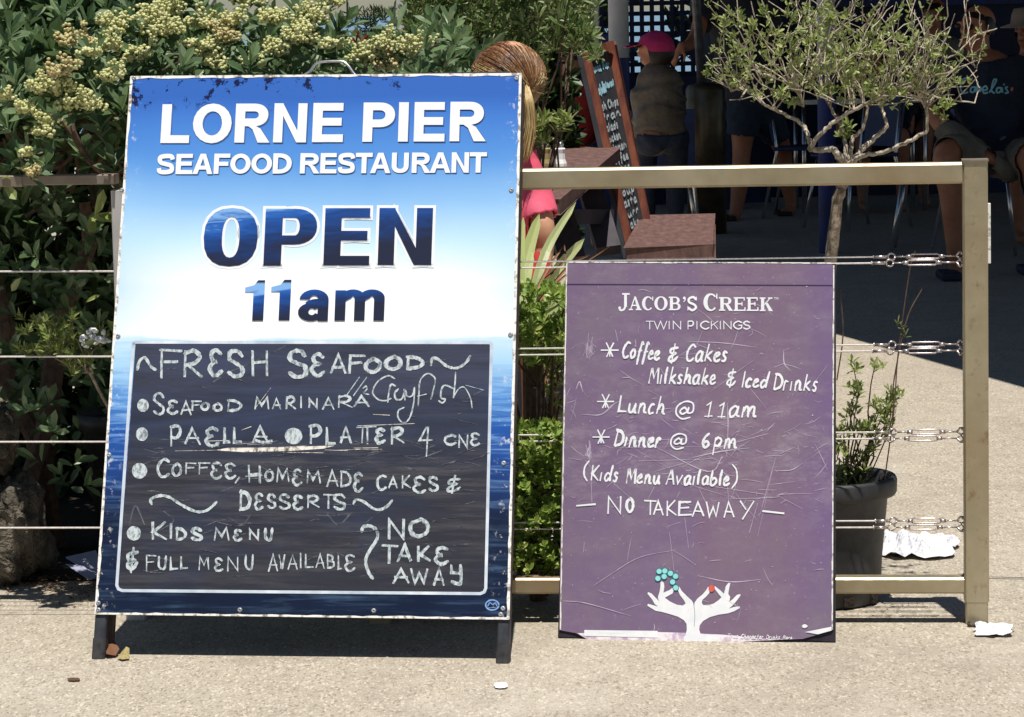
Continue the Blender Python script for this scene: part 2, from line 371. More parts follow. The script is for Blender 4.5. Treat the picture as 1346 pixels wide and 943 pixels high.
# ------------------------------------------------------------------ boards (a plane in the world, drawn on in its own coordinates)
class Board:
    def __init__(s, x, y, yaw, lean):
        s.u = Vector((math.cos(yaw), math.sin(yaw), 0)); n = Vector((math.sin(yaw), -math.cos(yaw), 0))
        s.v = -n*math.sin(lean)+Vector((0, 0, math.cos(lean))); s.b = s.v.cross(s.u)   # b points to the back
        s.o = Vector((x, y, 0))
        s.M = Matrix(((s.u.x, s.b.x, s.v.x, x), (s.u.y, s.b.y, s.v.y, y), (s.u.z, s.b.z, s.v.z, 0), (0, 0, 0, 1)))
    def L(s, px, py, off=0.):     # picture point -> (x, -off, z) on the board
        d = ray(px, py); t = (s.o-s.b*off-CAM).dot(s.b)/d.dot(s.b); q = CAM+d*t-s.o
        return Vector((q.dot(s.u), -off, q.dot(s.v)))
WVAR = [0.]
class Print:                       # collects flat print in picture units, lays it on the board
    def __init__(s, bd, off): s.bd = bd; s.off = off; s.v = []; s.f = []; s.k = 0
    def poly(s, pts, holes=(), tess=True):
        s.k += 1; off = s.off+.00003*(s.k % 24)
        P = [s.bd.L(x, y, off) for x, y in pts]; n = len(s.v)
        loops = [P]+[[s.bd.L(x, y, off) for x, y in h] for h in holes]
        flat = [p for l in loops for p in l]
        tris = geometry.tessellate_polygon([[Vector((p.x, p.z, 0)) for p in l] for l in loops])
        s.v += [tuple(p) for p in flat]; s.f += [tuple(i+n for i in t) for t in tris]
    def strip(s, A, B, closed=False):
        s.k += 1; off = s.off+.00003*(s.k % 24); n = len(s.v); m = len(A)
        s.v += [tuple(s.bd.L(x, y, off)) for x, y in A]+[tuple(s.bd.L(x, y, off)) for x, y in B]
        for i in range(m if closed else m-1):
            j = (i+1) % m; s.f.append((n+i, n+j, n+m+j, n+m+i))
    def ribbon(s, pts, wd, smooth=True, taper=False, k=5, cap=True):
        P = smooth_pts(pts, k) if smooth else [np.array(p, float) for p in pts]
        if cap and len(P) > 1:
            d = P[0]-P[1]; P[0] = P[0]+d/(np.linalg.norm(d)+1e-9)*wd*.25
            d = P[-1]-P[-2]; P[-1] = P[-1]+d/(np.linalg.norm(d)+1e-9)*wd*.25
        A = []; B = []; m = len(P)
        for i in range(m):
            if 0 < i < m-1:
                a = P[i]-P[i-1]; b = P[i+1]-P[i]; a /= np.linalg.norm(a)+1e-9; b /= np.linalg.norm(b)+1e-9
                tn = a+b; L = np.linalg.norm(tn)
                if L < .5: tn = b; L = 1.
                else: tn = tn/L; L = max(.6, L/2)
            else: tn = P[min(i+1, m-1)]-P[max(i-1, 0)]; tn = tn/(np.linalg.norm(tn)+1e-9); L = 1.
            nn = np.array((-tn[1], tn[0])); h = wd/2/L*(1+WVAR[0]*noise.noise(Vector((P[i][0]*.45, P[i][1]*.45, wd))))
            if cap and i in (0, m-1): h *= .6
            if taper: h *= .35+.65*math.sin(math.pi*(i+.3)/(m-.4))
            A.append(P[i]+nn*h); B.append(P[i]-nn*h)
        s.strip(A, B)
    def disc(s, x, y, rx, ry=None, n=20, jit=0):
        ry = ry or rx
        s.poly([(x+rx*math.cos(2*math.pi*i/n)*(1+random.uniform(-jit, jit)), y+ry*math.sin(2*math.pi*i/n)*(1+random.uniform(-jit, jit))) for i in range(n)])
    def build(s, name, m, parent, kind=None):
        o = mesh_obj(name, s.v, s.f, m, parent, local=True, kind=kind) if s.v else None
        s.v = []; s.f = []; return o

# ---- block lettering: glyph(ch, w, h, tv, th) -> list of ('p', poly) / ('s', A, B, closed); y up
def arc(cx, cy, rx, ry, a0, a1, n=14, e=1.):
    out = []
    for i in range(n+1):
        a = rad(a0+(a1-a0)*i/n); c_, s_ = math.cos(a), math.sin(a)
        out.append((cx+rx*math.copysign(abs(c_)**e, c_), cy+ry*math.copysign(abs(s_)**e, s_)))
    return out
def R_(x0, y0, x1, y1): return ('p', [(x0, y0), (x1, y0), (x1, y1), (x0, y1)])
def bowl(x0, x1, y0, y1, tv, th):
    hh = (y1-y0)/2; r = min(x1-x0, hh*1.25); cy = (y0+y1)/2
    A = [(x0, y1)]+arc(x1-r, cy, r, hh, 90, -90, 14, .92)+[(x0, y0)]
    B = [(x0, y1-th)]+arc(x1-r, cy, max(r-tv, .1), hh-th, 90, -90, 14, .92)+[(x0, y0+th)]
    return ('s', A, B, False)
def glyph(ch, w, h, tv, th, e=1.):
    g = []
    if ch == 'L': g = [R_(0, 0, tv, h), R_(tv, 0, w, th)]
    elif ch == 'I': g = [R_(0, 0, w, h)]
    elif ch == 'E': g = [R_(0, 0, tv, h), R_(tv, 0, w, th), R_(tv, h-th, w*.98, h), R_(tv, h*.52-th/2, w*.94, h*.52+th/2)]
    elif ch == 'F': g = [R_(0, 0, tv, h), R_(tv, h-th, w, h), R_(tv, h*.5-th/2, w*.9, h*.5+th/2)]
    elif ch == 'T': g = [R_(w/2-tv/2, 0, w/2+tv/2, h-th), R_(0, h-th, w, h)]
    elif ch == 'O':
        g = [('s', arc(w/2, h/2, w/2, h/2, 0, 342, 19, e), arc(w/2, h/2, w/2-tv, h/2-th, 0, 342, 19, e), True)]
    elif ch == 'P': g = [R_(0, 0, tv, h), bowl(tv, w, h*.37, h, tv, th)]
    elif ch == 'R':
        g = [R_(0, 0, tv, h), bowl(tv, w*.93, h*.42, h, tv, th),
             ('p', [(w*.36, h*.43), (w*.58, h*.43), (w*.72, h*.36), (w*1.0, 0), (w-tv*1.25, 0), (w*.5, h*.34)])]
    elif ch == 'D': g = [R_(0, 0, tv, h), bowl(tv, w, 0, h, tv, th)]
    elif ch == 'B': g = [R_(0, 0, tv, h), bowl(tv, w*.93, h*.46, h, tv, th), bowl(tv, w, 0, h*.46+th, tv, th)]
    elif ch == 'N': g = [R_(0, 0, tv, h), R_(w-tv, 0, w, h), ('p', [(tv*.98, h), (w-tv*.98, th*.9), (w-tv*.98, 0), (w-tv*1.1, 0), (tv*.98, h-th*1.2)])] if 0 else [
        R_(0, 0, tv*.94, h), R_(w-tv*.94, 0, w, h), ('p', [(tv*.9, h), (w-tv*.9, h*.28), (w-tv*.9, 0), (w-tv*1.02, 0), (tv*.9, h*.7)])]
    elif ch == 'A':
        g = [('p', [(0, 0), (tv*1.04, 0), (w/2+0., h*.78), (w/2+tv*.55, h), (w/2-tv*.55, h)]),
             ('p', [(w, 0), (w-tv*1.04, 0), (w/2-0., h*.78), (w/2-tv*.5, h), (w/2+tv*.55, h)]), R_(w*.27, h*.22, w*.73, h*.22+th*.95)]
    elif ch == 'U':
        A = [(0, h)]+[(x, y) for x, y in arc(w/2, h*.36, w/2, h*.36, 180, 360, 14, .9)]+[(w, h)]
        B = [(tv, h)]+[(x, y) for x, y in arc(w/2, h*.36, w/2-tv, h*.36-th, 180, 360, 14, .9)]+[(w-tv, h)]
        g = [('s', A, B, False)]
    elif ch == 'S':
        c = [(w-.42*tv, h*.72), (w*.80, h-th*.62), (w*.5, h-th*.5), (w*.2, h-th*.75), (tv*.5, h*.72), (w*.22, h*.57), (w*.5, h*.5), (w*.8, h*.42), (w-tv*.5, h*.27), (w*.8, th*.75), (w*.5, th*.5), (w*.18, th*.65), (.42*tv, h*.3)]
        g = [('r', c, (tv+th)/2*1.02)]
    elif ch == '1':
        g = [('p', [(w-tv, 0), (w, 0), (w, h), (w-tv*.62, h), (w-tv*.95, h*.88), (0, h*.82), (0, h*.71), (w-tv, h*.71)])]
    elif ch == 'a':
        g = [R_(w-tv, h*.2, w, h*.62), ('p', [(w-tv, h*.25), (w, h*.2), (w*1.0, 0), (w-tv*.95, 0)]),
             ('s', [(w, h*.6)]+arc(w/2+tv*.05, h*.68, w/2-tv*.05, h*.32, 0, 178, 12), [(w-tv, h*.6)]+arc(w/2+tv*.05, h*.68, max(w/2-tv*1.0, 1), h*.32-th, 0, 178, 12), False),
             ('s', arc(w*.44, h*.29, w*.44, h*.29, 40, 335, 16), arc(w*.46, h*.30, w*.44-tv*.92, h*.29-th*.95, 40, 335, 16), False),
             ('r', [(w*.28, h*.5), (w*.5, h*.58), (w-tv*.6, h*.6)], th*1.15)]
    elif ch == 'm':
        m = w/2
        g = [R_(0, 0, tv, h*.97)]
        for a, b in ((tv*.3, m+tv/2), (m-tv/2+tv*.2, w)):
            g.append(('s', [(a+tv*.4, h*.72)]+arc((a+b)/2+tv*.1, h*.72, (b-a)/2-tv*.1, h*.28, 150, 0, 12)+[(b, 0)],
                      [(a+tv*.6, h*.62)]+arc((a+b)/2+tv*.1, h*.68, max((b-a)/2-tv*1.1, 1), h*.3-th, 150, 0, 12)+[(b-tv, 0)], False))
    return g
def shear(x): return .067-.043*(x-125)/540
def place(pr, ch, x0, x1, yb, yt, tv, th, grow=0, e=1., dx=0, dy=0, sh=None):
    w_, h_ = x1-x0, yb-yt; s_ = shear((x0+x1)/2) if sh is None else sh
    T = lambda p: (x0+p[0]+s_*p[1]+dx, yb-p[1]+dy)
    for it in glyph(ch, w_, h_, tv, th, e):
        if it[0] == 'p': pr.poly([T(p) for p in it[1]])
        elif it[0] == 's': pr.strip([T(p) for p in it[1]], [T(p) for p in it[2]], it[3])
        else: pr.ribbon([T(p) for p in it[1]], it[2], True, False, 5, False)
        if grow:
            if it[0] == 'p': pr.ribbon([T(p) for p in it[1]+it[1][:2]], grow*2, False)
            elif it[0] == 's':
                for l in (it[1], it[2]): pr.ribbon([T(p) for p in (list(l)+[l[0], l[1]] if it[3] else l)], grow*2, False)
                if not it[3]:
                    for q in (0, -1): pr.ribbon([T(it[1][q]), T(it[2][q])], grow*2, False)
            else: pr.ribbon([T(p) for p in it[1]], it[2]+grow*2, True)

# ---- handwriting: single-stroke letters; '~' = smooth stroke
HW = {
 'A': '0,0 .5,1 1,0|.15,.35 .9,.35', 'É': '.95,1 .1,.97 .05,.02 1,.05|.08,.52 .8,.54', 'B': '.05,0 .05,1|~.05,1 .7,.9 .6,.55 .1,.52 .85,.42 .8,.08 .05,0', 'C': '~1,.88 .6,1 .15,.75 .05,.35 .3,.03 .7,0 1,.15',
 'D': '.1,1 .05,0|~.0,1 .6,.92 1,.55 .8,.15 .05,0', 'E': '~.95,.85 .55,1 .15,.85 .3,.57 .6,.54 .3,.5 .02,.25 .3,0 .65,0 1,.15', 'F': '.12,1 .08,0|.05,1 1,.97|.1,.55 .8,.58',
 'G': '~1,.85 .5,1 .05,.6 .2,.1 .6,0 .95,.15|.95,.1 .95,.48 .6,.48', 'H': '.08,1 .1,0|.95,1 .92,0|.1,.5 .95,.54', 'I': '.5,1 .5,0', 'J': '~.8,1 .8,.2 .5,0 .1,.15',
 'K': '.1,1 .1,0|.9,1 .12,.45 1,.02', 'L': '.1,1 .1,.02 1,.05', 'M': '.02,0 .12,1 .5,.3 .88,1 1,0', 'N': '.05,0 .08,1 .9,0 .95,1', 'O': '~.55,1 .1,.75 .05,.3 .45,0 .9,.25 .95,.7 .6,1 .5,1',
 'P': '.1,1 .1,0|~.02,.95 .7,1 .95,.7 .6,.42 .1,.42', 'R': '.1,1 .05,0|~.02,.9 .6,1 .9,.75 .6,.5 .15,.45|.2,.45 1,.02', 'S': '~.9,.8 .65,1 .2,.95 .1,.7 .45,.52 .9,.35 .85,.08 .4,0 .05,.18',
 'T': '0,1 1,.98|.5,1 .48,0', 'U': '~.05,1 .05,.3 .4,0 .8,.15 .95,1', 'V': '.05,1 .45,0 .95,1', 'W': '0,1 .22,0 .5,.7 .75,0 1,1', 'Y': '.05,1 .45,.5|1,1 .25,-.15', 'y_': '.1,1 .1,.6 .9,.55|~.95,1 .95,.1 .6,-.02 .15,.08',
 'a': '~.85,.5 .5,.6 .1,.35 .25,0 .65,.1 .85,.5|~.85,.58 .8,.1 1,0', 'b': '~.15,1 .1,.05 .6,0 .85,.3 .5,.52 .15,.35', 'c': '~.85,.5 .45,.58 .1,.3 .3,0 .85,.08', 'd': '~.8,.4 .4,.52 .08,.25 .3,0 .75,.2|~.95,1.05 .8,.3 .85,0',
 'e': '~.1,.28 .75,.4 .6,.58 .2,.45 .12,.12 .5,0 1,.12', 'f': '~1,.92 .7,1.08 .5,.8 .4,.3 .25,-.35|.15,.45 .9,.5', 'h': '~.25,1.05 .1,.0|~.12,.25 .5,.55 .75,.45 .75,.08 1,.0', 'i': '.4,.55 .3,0', 'k': '.3,1.05 .1,0|~.8,.6 .3,.32 .55,.2 .9,0',
 't': '.5,.95 .35,0|.1,.6 .85,.62', 'l': '~.55,1.05 .3,.5 .4,0', 'm': '.08,.55 .05,0|~.08,.3 .25,.56 .4,.5 .42,0|~.45,.3 .65,.56 .8,.5 .82,.08 1,.02', 'n': '.15,.55 .1,0|~.12,.3 .4,.58 .7,.48 .72,.08 1,.02', 'o': '~.5,.58 .1,.35 .35,0 .8,.2 .7,.52 .45,.58',
 'p': '.2,.55 .05,-.4|~.2,.4 .5,.6 .85,.42 .6,.08 .2,.12', 'r': '.2,.55 .1,0|~.15,.3 .4,.55 .85,.52', 's': '~.8,.52 .4,.6 .25,.4 .7,.2 .5,0 .1,.05', 'u': '~.1,.55 .15,.08 .5,.02 .8,.5|~.8,.55 .78,.1 1,.0', 'v': '.1,.55 .4,0 .9,.58',
 '@': '~.7,.35 .5,.62 .25,.4 .4,.2 .65,.35 .72,.6|~.72,.6 .7,.25 1,.35 .95,.85 .5,1 .08,.7 .05,.2 .4,-.12 .85,-.05', '&': '.6,1.05 .4,-.1|~.95,.85 .25,.75 .2,.55 .7,.5 .15,.3 .1,.05 .6,.05 1,.3', '1': '.15,.8 .6,1 .45,0|.05,0 .9,.05', '6': '~.75,1 .3,.7 .1,.3 .4,0 .85,.2 .6,.45 .2,.3',
 '4': '.6,1 .0,.4 1,.4|.72,1 .6,-.35', '(': '~.9,1.1 .3,.7 .2,.2 .6,-.15', ')': '~.2,1.15 .8,.8 .8,.2 .1,-.3', ',': '.6,.2 .2,-.2', "'": '.5,1 .4,.8', '-': '0,.5 1,.55', 'ee': ''}
WID = {'I': .35, 'i': .4, 'l': .45, 'M': 1.25, 'm': 1.35, 'W': 1.3, '1': .6, '(': .5, ')': .5, ',': .4, 'f': .7, 'r': .7, 's': .7, '@': 1.3, 'J': .8, "'": .4, ' ': .6, 'e': .8, 'c': .8}
HP = None
def hand(pr, s, x0, x1, yb0, yt, yb1=None, pen=2.5, sl=0., jit=.03, dbl=0, sm=True):
    yb1 = yb0 if yb1 is None else yb1; H_ = yb0-yt
    ws = [WID.get(c_, 1.)*1. for c_ in s]; gap = .22; tot = sum(ws)+gap*(len(s)-1); k = (x1-x0)/tot; x = x0
    for c_, w_ in zip(s, ws):
        if c_ != ' ':
            yb = yb0+(yb1-yb0)*((x+w_*k/2-x0)/max(x1-x0, 1))
            for st_ in HW[c_].split('|'):
                if not st_: continue
                smo = st_[0] == '~'; P = [tuple(map(float, q.split(','))) for q in st_.lstrip('~').split()]
                for rep in range(1+dbl):
                    j = lambda: random.uniform(-jit, jit)
                    Q = [(x+(px+j())*w_*k+sl*(py)*H_+rep*random.uniform(-1, 1)*pen*.35, yb-(py+j())*H_+rep*random.uniform(-1, 1)*pen*.35) for px, py in P]
                    pr.ribbon(Q, pen*random.uniform(.85, 1.1), smo)
        x += (w_+gap)*k
    if HP: pr.build('written_word', mt['letter_white'], HP)
def letters(pr, L, pen, dbl=0, jit=.03, word=None):      # [(char, x0, x1, ytop, ybottom)]
    last = None
    for c_, a, b, yt, yb in L:
        if word and last and (a-last[0] > 9 or a < last[0]-30 or abs(yb-last[1]) > 25): pr.build('chalk_word', mt['chalk'], word)
        last = (b, yb)
        if c_ == 'I' : a, b = a-2, b+2
        p = pen/2; st_ = HW[c_]
        for s_ in st_.split('|'):
            smo = s_[0] == '~'; P = [tuple(map(float, q.split(','))) for q in s_.lstrip('~').split()]
            j = lambda: random.uniform(-jit, jit)
            base = [(px+j(), py+j()) for px, py in P]
            for rep in range(1+dbl):
                o = (0, 0) if rep == 0 else (random.uniform(-.3, .3)*pen, random.uniform(-.25, .25)*pen)
                pr.ribbon([(a+p+px*(b-a-pen)+o[0], yb-p-py*(yb-yt-pen)+o[1]) for px, py in base], pen*random.uniform(.9, 1.1), smo)

# ------------------------------------------------------------------ large restaurant sign
S = Board(-.471, 6.373, -.149, .342)
sign = thing('sandwich_board', None, 'large blue and white restaurant sign with chalk menu leaning on the wire fence', 'sign', mw=S.M)
TL, TR, BR, BL = (172, 101), (685, 97), (669, 814), (125, 807)
q = [S.L(*p) for p in (TL, TR, BR, BL)]
def cpoly(pts, y0, y1):  # closed prism in board coordinates
    m_ = MB(); m_.prism([Vector((p.x, y0, p.z)) for p in pts], (0, y1-y0, 0)); return m_
cpoly(q, 0, .0035).build('sign_panel', mt['print'], sign, local=True)
# chipped pale edging of the sheet: thin metal lip
for a, b, nm in ((0, 1, 'top'), (1, 2, 'r'), (2, 3, 'b'), (3, 0, 'l')):
    A, B = q[a], q[b]; d = (B-A).normalized(); inn = Vector((-d.z, 0, d.x))
    if inn.dot(sum(q, Vector((0, 0, 0)))/4-A) < 0: inn = -inn
    m_ = MB(); N = 60; vs = []; wd = .0035 if nm in 'top' else (.0042 if nm in 'rl' else .0028)
    if nm == 'top': wd = .0042
    for i in range(N+1):
        p = A.lerp(B, i/N)
        k_ = wd*(1+.7*noise.noise(p*40)+.6*max(0, noise.noise(p*11+Vector((3, 3, 3)))))
        vs += [p-inn*.0012+Vector((0, -.0009, 0)), p+inn*k_+Vector((0, -.0009, 0)), p-inn*.0012+Vector((0, .003, 0))]
    m_.add(vs, [f for i in range(N) for f in ((3*i, 3*i+3, 3*i+4, 3*i+1), (3*i, 3*i+2, 3*i+5, 3*i+3))])
    m_.build('edge_strip', mt['edge_white'], sign, local=True)
# steel frame behind, with the legs as its lower ends
for sx in (0, 1):
    T, B = (q[0], q[3]) if sx == 0 else (q[1], q[2]); ins = .013 if sx == 0 else -.012
    foot = S.L(128, 866) if sx == 0 else S.L(660, 873)
    m_ = MB(); m_.bar((T.x+ins, .0165, T.z-.01), (foot.x+(0 if sx == 0 else 0), .0165, foot.z+.012), .026, .025, (1, 0, 0), .003)
    m_.build('leg', mt['steel_dark' if sx == 0 else 'steel_dark'], sign, local=True)
    d = (Vector((T.x+ins, 0, T.z))-Vector((foot.x, 0, foot.z))).normalized()
    m_ = MB(); p = Vector((foot.x, .0165, foot.z)); m_.bar(p-d*.0, p+d*.045, .029, .029, (1, 0, 0), .004)
    m_.build('rubber_foot', mt['rubber'], sign, local=True)
    m_ = MB(); m_.bar((T.x+ins, .045, T.z-.01), (foot.x+ins*.4, .052, foot.z+.02), .026, .022, (1, 0, 0))
    m_.build('rear_leg', mt['steel_rust'], sign, local=True)
for zz, nm in ((q[0].z-.014, 'top_bar'), (q[3].z+.016, 'bottom_bar')):
    m_ = MB(); x0 = (q[0].x if nm == 'top_bar' else q[3].x)+.027; x1 = (q[1].x if nm == 'top_bar' else q[2].x)-.026
    m_.bar((x0, .0165, zz), (x1, .0165, zz), .024, .024, (0, 0, 1)); m_.build(nm, mt['steel_dark'], sign, local=True)
# handle
hp = [S.L(393, 99), S.L(405, 92), S.L(413, 82), S.L(424, 79), S.L(447, 78.5), S.L(456, 84), S.L(464, 95), S.L(470, 99)]
m_ = MB(); m_.tube(interp([(p.x, .014, p.z) for p in hp], 4), .0033, 8); m_.build('handle', mt['chrome'], sign, True, local=True)
# screws
for p in ((176, 103), (160, 250), (155, 442), (143, 598), (129, 793), (129, 802), (671, 440), (662, 609), (315, 802), (491, 803), (661, 800), (658, 808), (679, 103), (672, 250)):
    c_ = S.L(*p, .002); m_ = MB(); m_.lathe((c_.x, .0, c_.z), [(.0055, 0), (.0055, .0012), (.0035, .0028), (.0012, .003), (.0012, .002)], 12, (0, -1, 0)); m_.build('screw', mt['screw'], sign, True, local=True)
# chalk panel and its outline
cb = [(178, 452), (644, 453), (637, 778), (156, 774)]
pr = Print(S, .0004); pr.poly(cb); pr.build('chalk_panel', mt['chalkboard'], sign)
pr = Print(S, .0008)
ol = []
for i, (cx_, cy_) in enumerate(((175, 450), (646, 450.5), (638.5, 780.5), (153.5, 776.5))):
    nxt = ((1, 0), (0, 1), (-1, 0), (0, -1))[i]; prv = ((0, -1), (1, 0), (0, 1), (-1, 0))[i]
    r_ = 3 if i < 2 else 7
    a = np.array((cx_, cy_), float); ol += [tuple(a-np.array(prv)*r_), tuple(a-np.array(prv)*r_*.3+np.array(nxt)*r_*.3), tuple(a+np.array(nxt)*r_)]
pr.ribbon(ol+ol[:2], 4.0, False); pr.build('panel_outline', mt['border'], sign)
# printed words
W1 = [('L', 210.7, 248.1), ('O', 252.2, 303.1), ('R', 307.9, 354.2), ('N', 358.7, 402), ('E', 410, 450.3), ('P', 476.2, 518), ('I', 523, 535.8), ('E', 543.6, 584), ('R', 590.8, 638.4)]
W2 = [('S', 205.9, 228.5), ('E', 230.7, 252.6), ('A', 252.7, 279), ('F', 280.6, 301.5), ('O', 302.0, 328.9), ('O', 329.6, 356.9), ('D', 358.3, 382.8), ('R', 394, 420), ('E', 420.6, 442.0), ('S', 444, 466), ('T', 467.0, 489.0), ('A', 486.3, 513), ('U', 514.5, 536.8), ('R', 540.9, 566), ('A', 564.8, 592), ('N', 593.3, 616), ('T', 617.0, 639.5)]
def yl(x, a, b): return a+(b-a)*(x-208)/430
for nm, m_, dx, dy, off, gr in (('letter_shadow', 'letter_shadow', 1.3, 1.3, .0004, .25), ('letter', 'letter_white', 0, 0, .0014, 0)):
    pr = Print(S, off)
    for ch, a, b in W1: place(pr, ch, a, b, yl(a, 188.3, 185.6)+(.6 if ch == 'O' else 0), yl(a, 137.3, 133.6)-(.6 if ch == 'O' else 0), 12.6, 10.2, gr, 1, dx, dy); pr.build(nm, mt[m_], sign)
    for ch, a, b in W2: place(pr, ch, a, b, yl(a, 229.2, 227), yl(a, 202.6, 200.2), 6.4 if ch != 'S' else 6.0, 5.4, gr*.7, 1, dx*.8, dy*.8); pr.build(nm, mt[m_], sign)
W3 = [('O', 265.7, 336.8, 350.4, 273.6, 24, 11.5, .84), ('P', 346, 414.5, 349.3, 274.6, 23, 12, 1), ('E', 424.8, 485, 349, 273.8, 22, 12.5, 1), ('N', 496.3, 566.8, 348.6, 273.6, 22.5, 16, 1)]
W4 = [('1', 320.2, 345.8, 421.8, 368.6, 14.5, 9, 1), ('1', 354.6, 380.5, 421.2, 368, 14.5, 9, 1), ('a', 391, 430.8, 422.4, 380.7, 14, 8, 1), ('m', 439.4, 504.6, 421.8, 380.6, 14, 8, 1)]
pr = Print(S, .0004)
for ch, a, b, yb, yt, tv, th, e in W3: place(pr, ch, a, b, yb, yt, tv, th, 3.6, e); pr.build('letter_halo', mt['letter_white'], sign)
pr = Print(S, .0014)
for ch, a, b, yb, yt, tv, th, e in W3+W4: place(pr, ch, a, b, yb, yt, tv, th, 0, e); pr.build('letter', mt['sea_letters'], sign)
WVAR[0] = .45
# chalk writing, thick heading then the list
Z2 = lambda x, y: (160+x/5.384, 440+y/5.384); Z3 = lambda x, y: (400+x/5.177, 440+y/5.177); Z4 = lambda x, y: (150+x/4.715, 590+y/4.715); Z5 = lambda x, y: (400+x/4.715, 590+y/4.715)
pr = Print(S, .0008)
letters(pr, [('F', 207.4, 240.8, 458, 498), ('R', 239.5, 267, 458.6, 497.6), ('E', 273, 294, 458.5, 496), ('S', 297, 322.5, 458.6, 497.6), ('H', 328.6, 354, 460, 496), ('S', 376.4, 406, 458.6, 497.6),
    ('E', 406.4, 428, 463, 496), ('A', 432.5, 456, 465, 493), ('F', 456, 481, 465, 492), ('O', 478, 502, 470, 492), ('O', 504, 529, 467, 488), ('D', 532, 558, 467, 487)], 4.6, 1, .03, sign); pr.build('chalk_word', mt['chalk'], sign)
letters(pr, [('N', 507, 533.6, 681, 710), ('O', 536.8, 566.5, 681, 707), ('T', 501, 524, 716, 742), ('A', 521, 541.7, 715, 740), ('K', 547, 566.5, 717, 740), ('E', 569.7, 591, 718, 743), ('A', 514.5, 539, 746, 768), ('W', 539, 564, 747, 769), ('A', 568.6, 585.6, 746, 772), ('y_', 590, 608, 740.6, 769)], 4.2, 1, .03, sign); pr.build('chalk_word', mt['chalk'], sign)
letters(pr, [('K', 197, 220, 685, 711), ('I', 223, 226, 687, 709), ('D', 230, 246, 693, 711), ('S', 249.7, 266.7, 693, 712), ('P', 222, 240, 559, 587.6), ('A', 241.7, 264, 561.6, 585), ('E', 268, 289, 561.6, 587.6), ('A', 330, 354, 559, 583), ('L', 293, 304, 562, 584), ('L', 305, 319, 562, 584),
    ('P', 405.4, 424, 558, 585), ('L', 426, 442, 561, 585), ('A', 445.4, 463, 560, 584), ('E', 491.8, 507, 562, 584), ('R', 512, 533, 560, 585), ('D', 313.7, 330.7, 644, 671.6), ('H', 324, 344, 611, 635.6)], 3.8, 1, .03, sign); pr.build('chalk_word', mt['chalk'], sign)
letters(pr, [('S', 200, 217.5, 516, 547), ('E', 219, 235, 525.5, 545), ('A', 236, 253, 526, 547), ('F', 250, 266, 526, 541), ('O', 263, 276, 528, 541), ('O', 279, 293, 529, 542), ('D', 297.5, 318, 524.5, 542),
    ('M', 333.7, 354.6, 521, 539), ('A', 356.5, 370.5, 522, 539.5), ('R', 374.5, 390, 520, 539), ('I', 395, 396.5, 520, 538), ('N', 404, 419, 523, 537.5), ('A', 423, 440.5, 522, 539.5), ('R', 443, 464, 519, 537.5), ('A', 464, 487, 519, 536),
    ('C', 204.7, 224, 602, 629), ('O', 224.7, 240, 608, 628), ('F', 242, 258.6, 607, 625), ('F', 258.6, 277, 607, 625), ('E', 276, 293, 607, 630), ('E', 294, 311, 608, 630), ('O', 347, 361, 617, 634), ('M', 362, 381, 615, 635), ('E', 383, 398, 616, 639), ('M', 401.5, 422.3, 618, 637),
    ('A', 428, 445.6, 618, 641), ('D', 446, 462.6, 618, 641), ('E', 463.6, 478, 621, 647), ('C', 494, 509, 623.5, 645), ('A', 509, 524, 626, 643), ('K', 526, 541, 624, 643), ('E', 542, 561, 626, 649), ('S', 562, 577.7, 626, 647), ('&', 585.6, 607, 625, 648),
    ('E', 333.5, 347, 648, 671), ('S', 350, 364, 649, 670), ('S', 365, 383, 649, 671), ('E', 384, 399, 650, 671), ('R', 402.5, 421, 650, 668.5), ('T', 424, 440, 649, 670), ('S', 437, 456, 649, 671),
    ('M', 280, 302, 693, 712), ('E', 306, 319, 695, 712), ('N', 326, 342, 695, 711), ('U', 347, 360, 693, 712), ('4', 549.7, 569, 561, 592), ('C', 582.5, 601, 571, 586), ('N', 601, 617, 571, 590), ('E', 617, 632, 568, 587)], 3.4, 0, .03, sign); pr.build('chalk_word', mt['chalk'], sign)
letters(pr, [('F', 190, 206, 729, 752), ('U', 207, 220, 730, 750), ('L', 222, 235, 731, 750), ('L', 236, 247.6, 731, 749), ('M', 260, 276, 731, 750), ('E', 281, 294, 733, 752), ('N', 297, 315, 731, 752), ('U', 321, 334.5, 728, 750),
    ('A', 351.5, 366, 728, 752), ('V', 365, 376, 728, 750), ('A', 377, 392, 728, 750), ('I', 394.5, 396, 726, 748), ('L', 399, 412.7, 727, 748), ('A', 413.8, 427.6, 728, 748), ('B', 428.6, 441, 728, 748), ('L', 443, 450, 729, 750), ('E', 452, 468, 728, 752)], 2.9, 0, .03, sign); pr.build('chalk_word', mt['chalk'], sign)
letters(pr, [('&', 165, 183, 721.5, 750)], 3.4, 2, .06); pr.build('chalk_word', mt['chalk'], sign)
for z, P, wd in ((Z2, [(110, 250), (125, 190), (165, 165), (205, 225), (240, 250)], 4), (Z3, [(862, 210), (870, 165), (905, 165), (970, 215), (1040, 228), (1100, 190), (1130, 145)], 3.6),
    (Z4, [(232, 345), (228, 315), (280, 292), (340, 300), (420, 350), (500, 388), (560, 388), (600, 365), (635, 330)], 3.8), (Z5, [(303, 342), (322, 316), (370, 330), (430, 372), (480, 375), (520, 350), (545, 320)], 3.6),
    (Z5, [(355, 515), (365, 485), (410, 480), (450, 510), (450, 560), (400, 640), (380, 700), (400, 770), (425, 805)], 4.2), (Z3, [(358, 632), (488, 626)], 2.6), (Z3, [(398, 630), (392, 742)], 3.4), (Z3, [(428, 630), (430, 742)], 3.4), (Z4, [(775, 178), (752, 212)], 3.4), (Z4, [(818, 172), (915, 165)], 3.2),
    (Z2, [(940, 745), (1000, 762), (1062, 752)], 3.6)):
    pr.ribbon([z(*p) for p in P], wd); pr.build('chalk_stroke', mt['chalk'], sign)
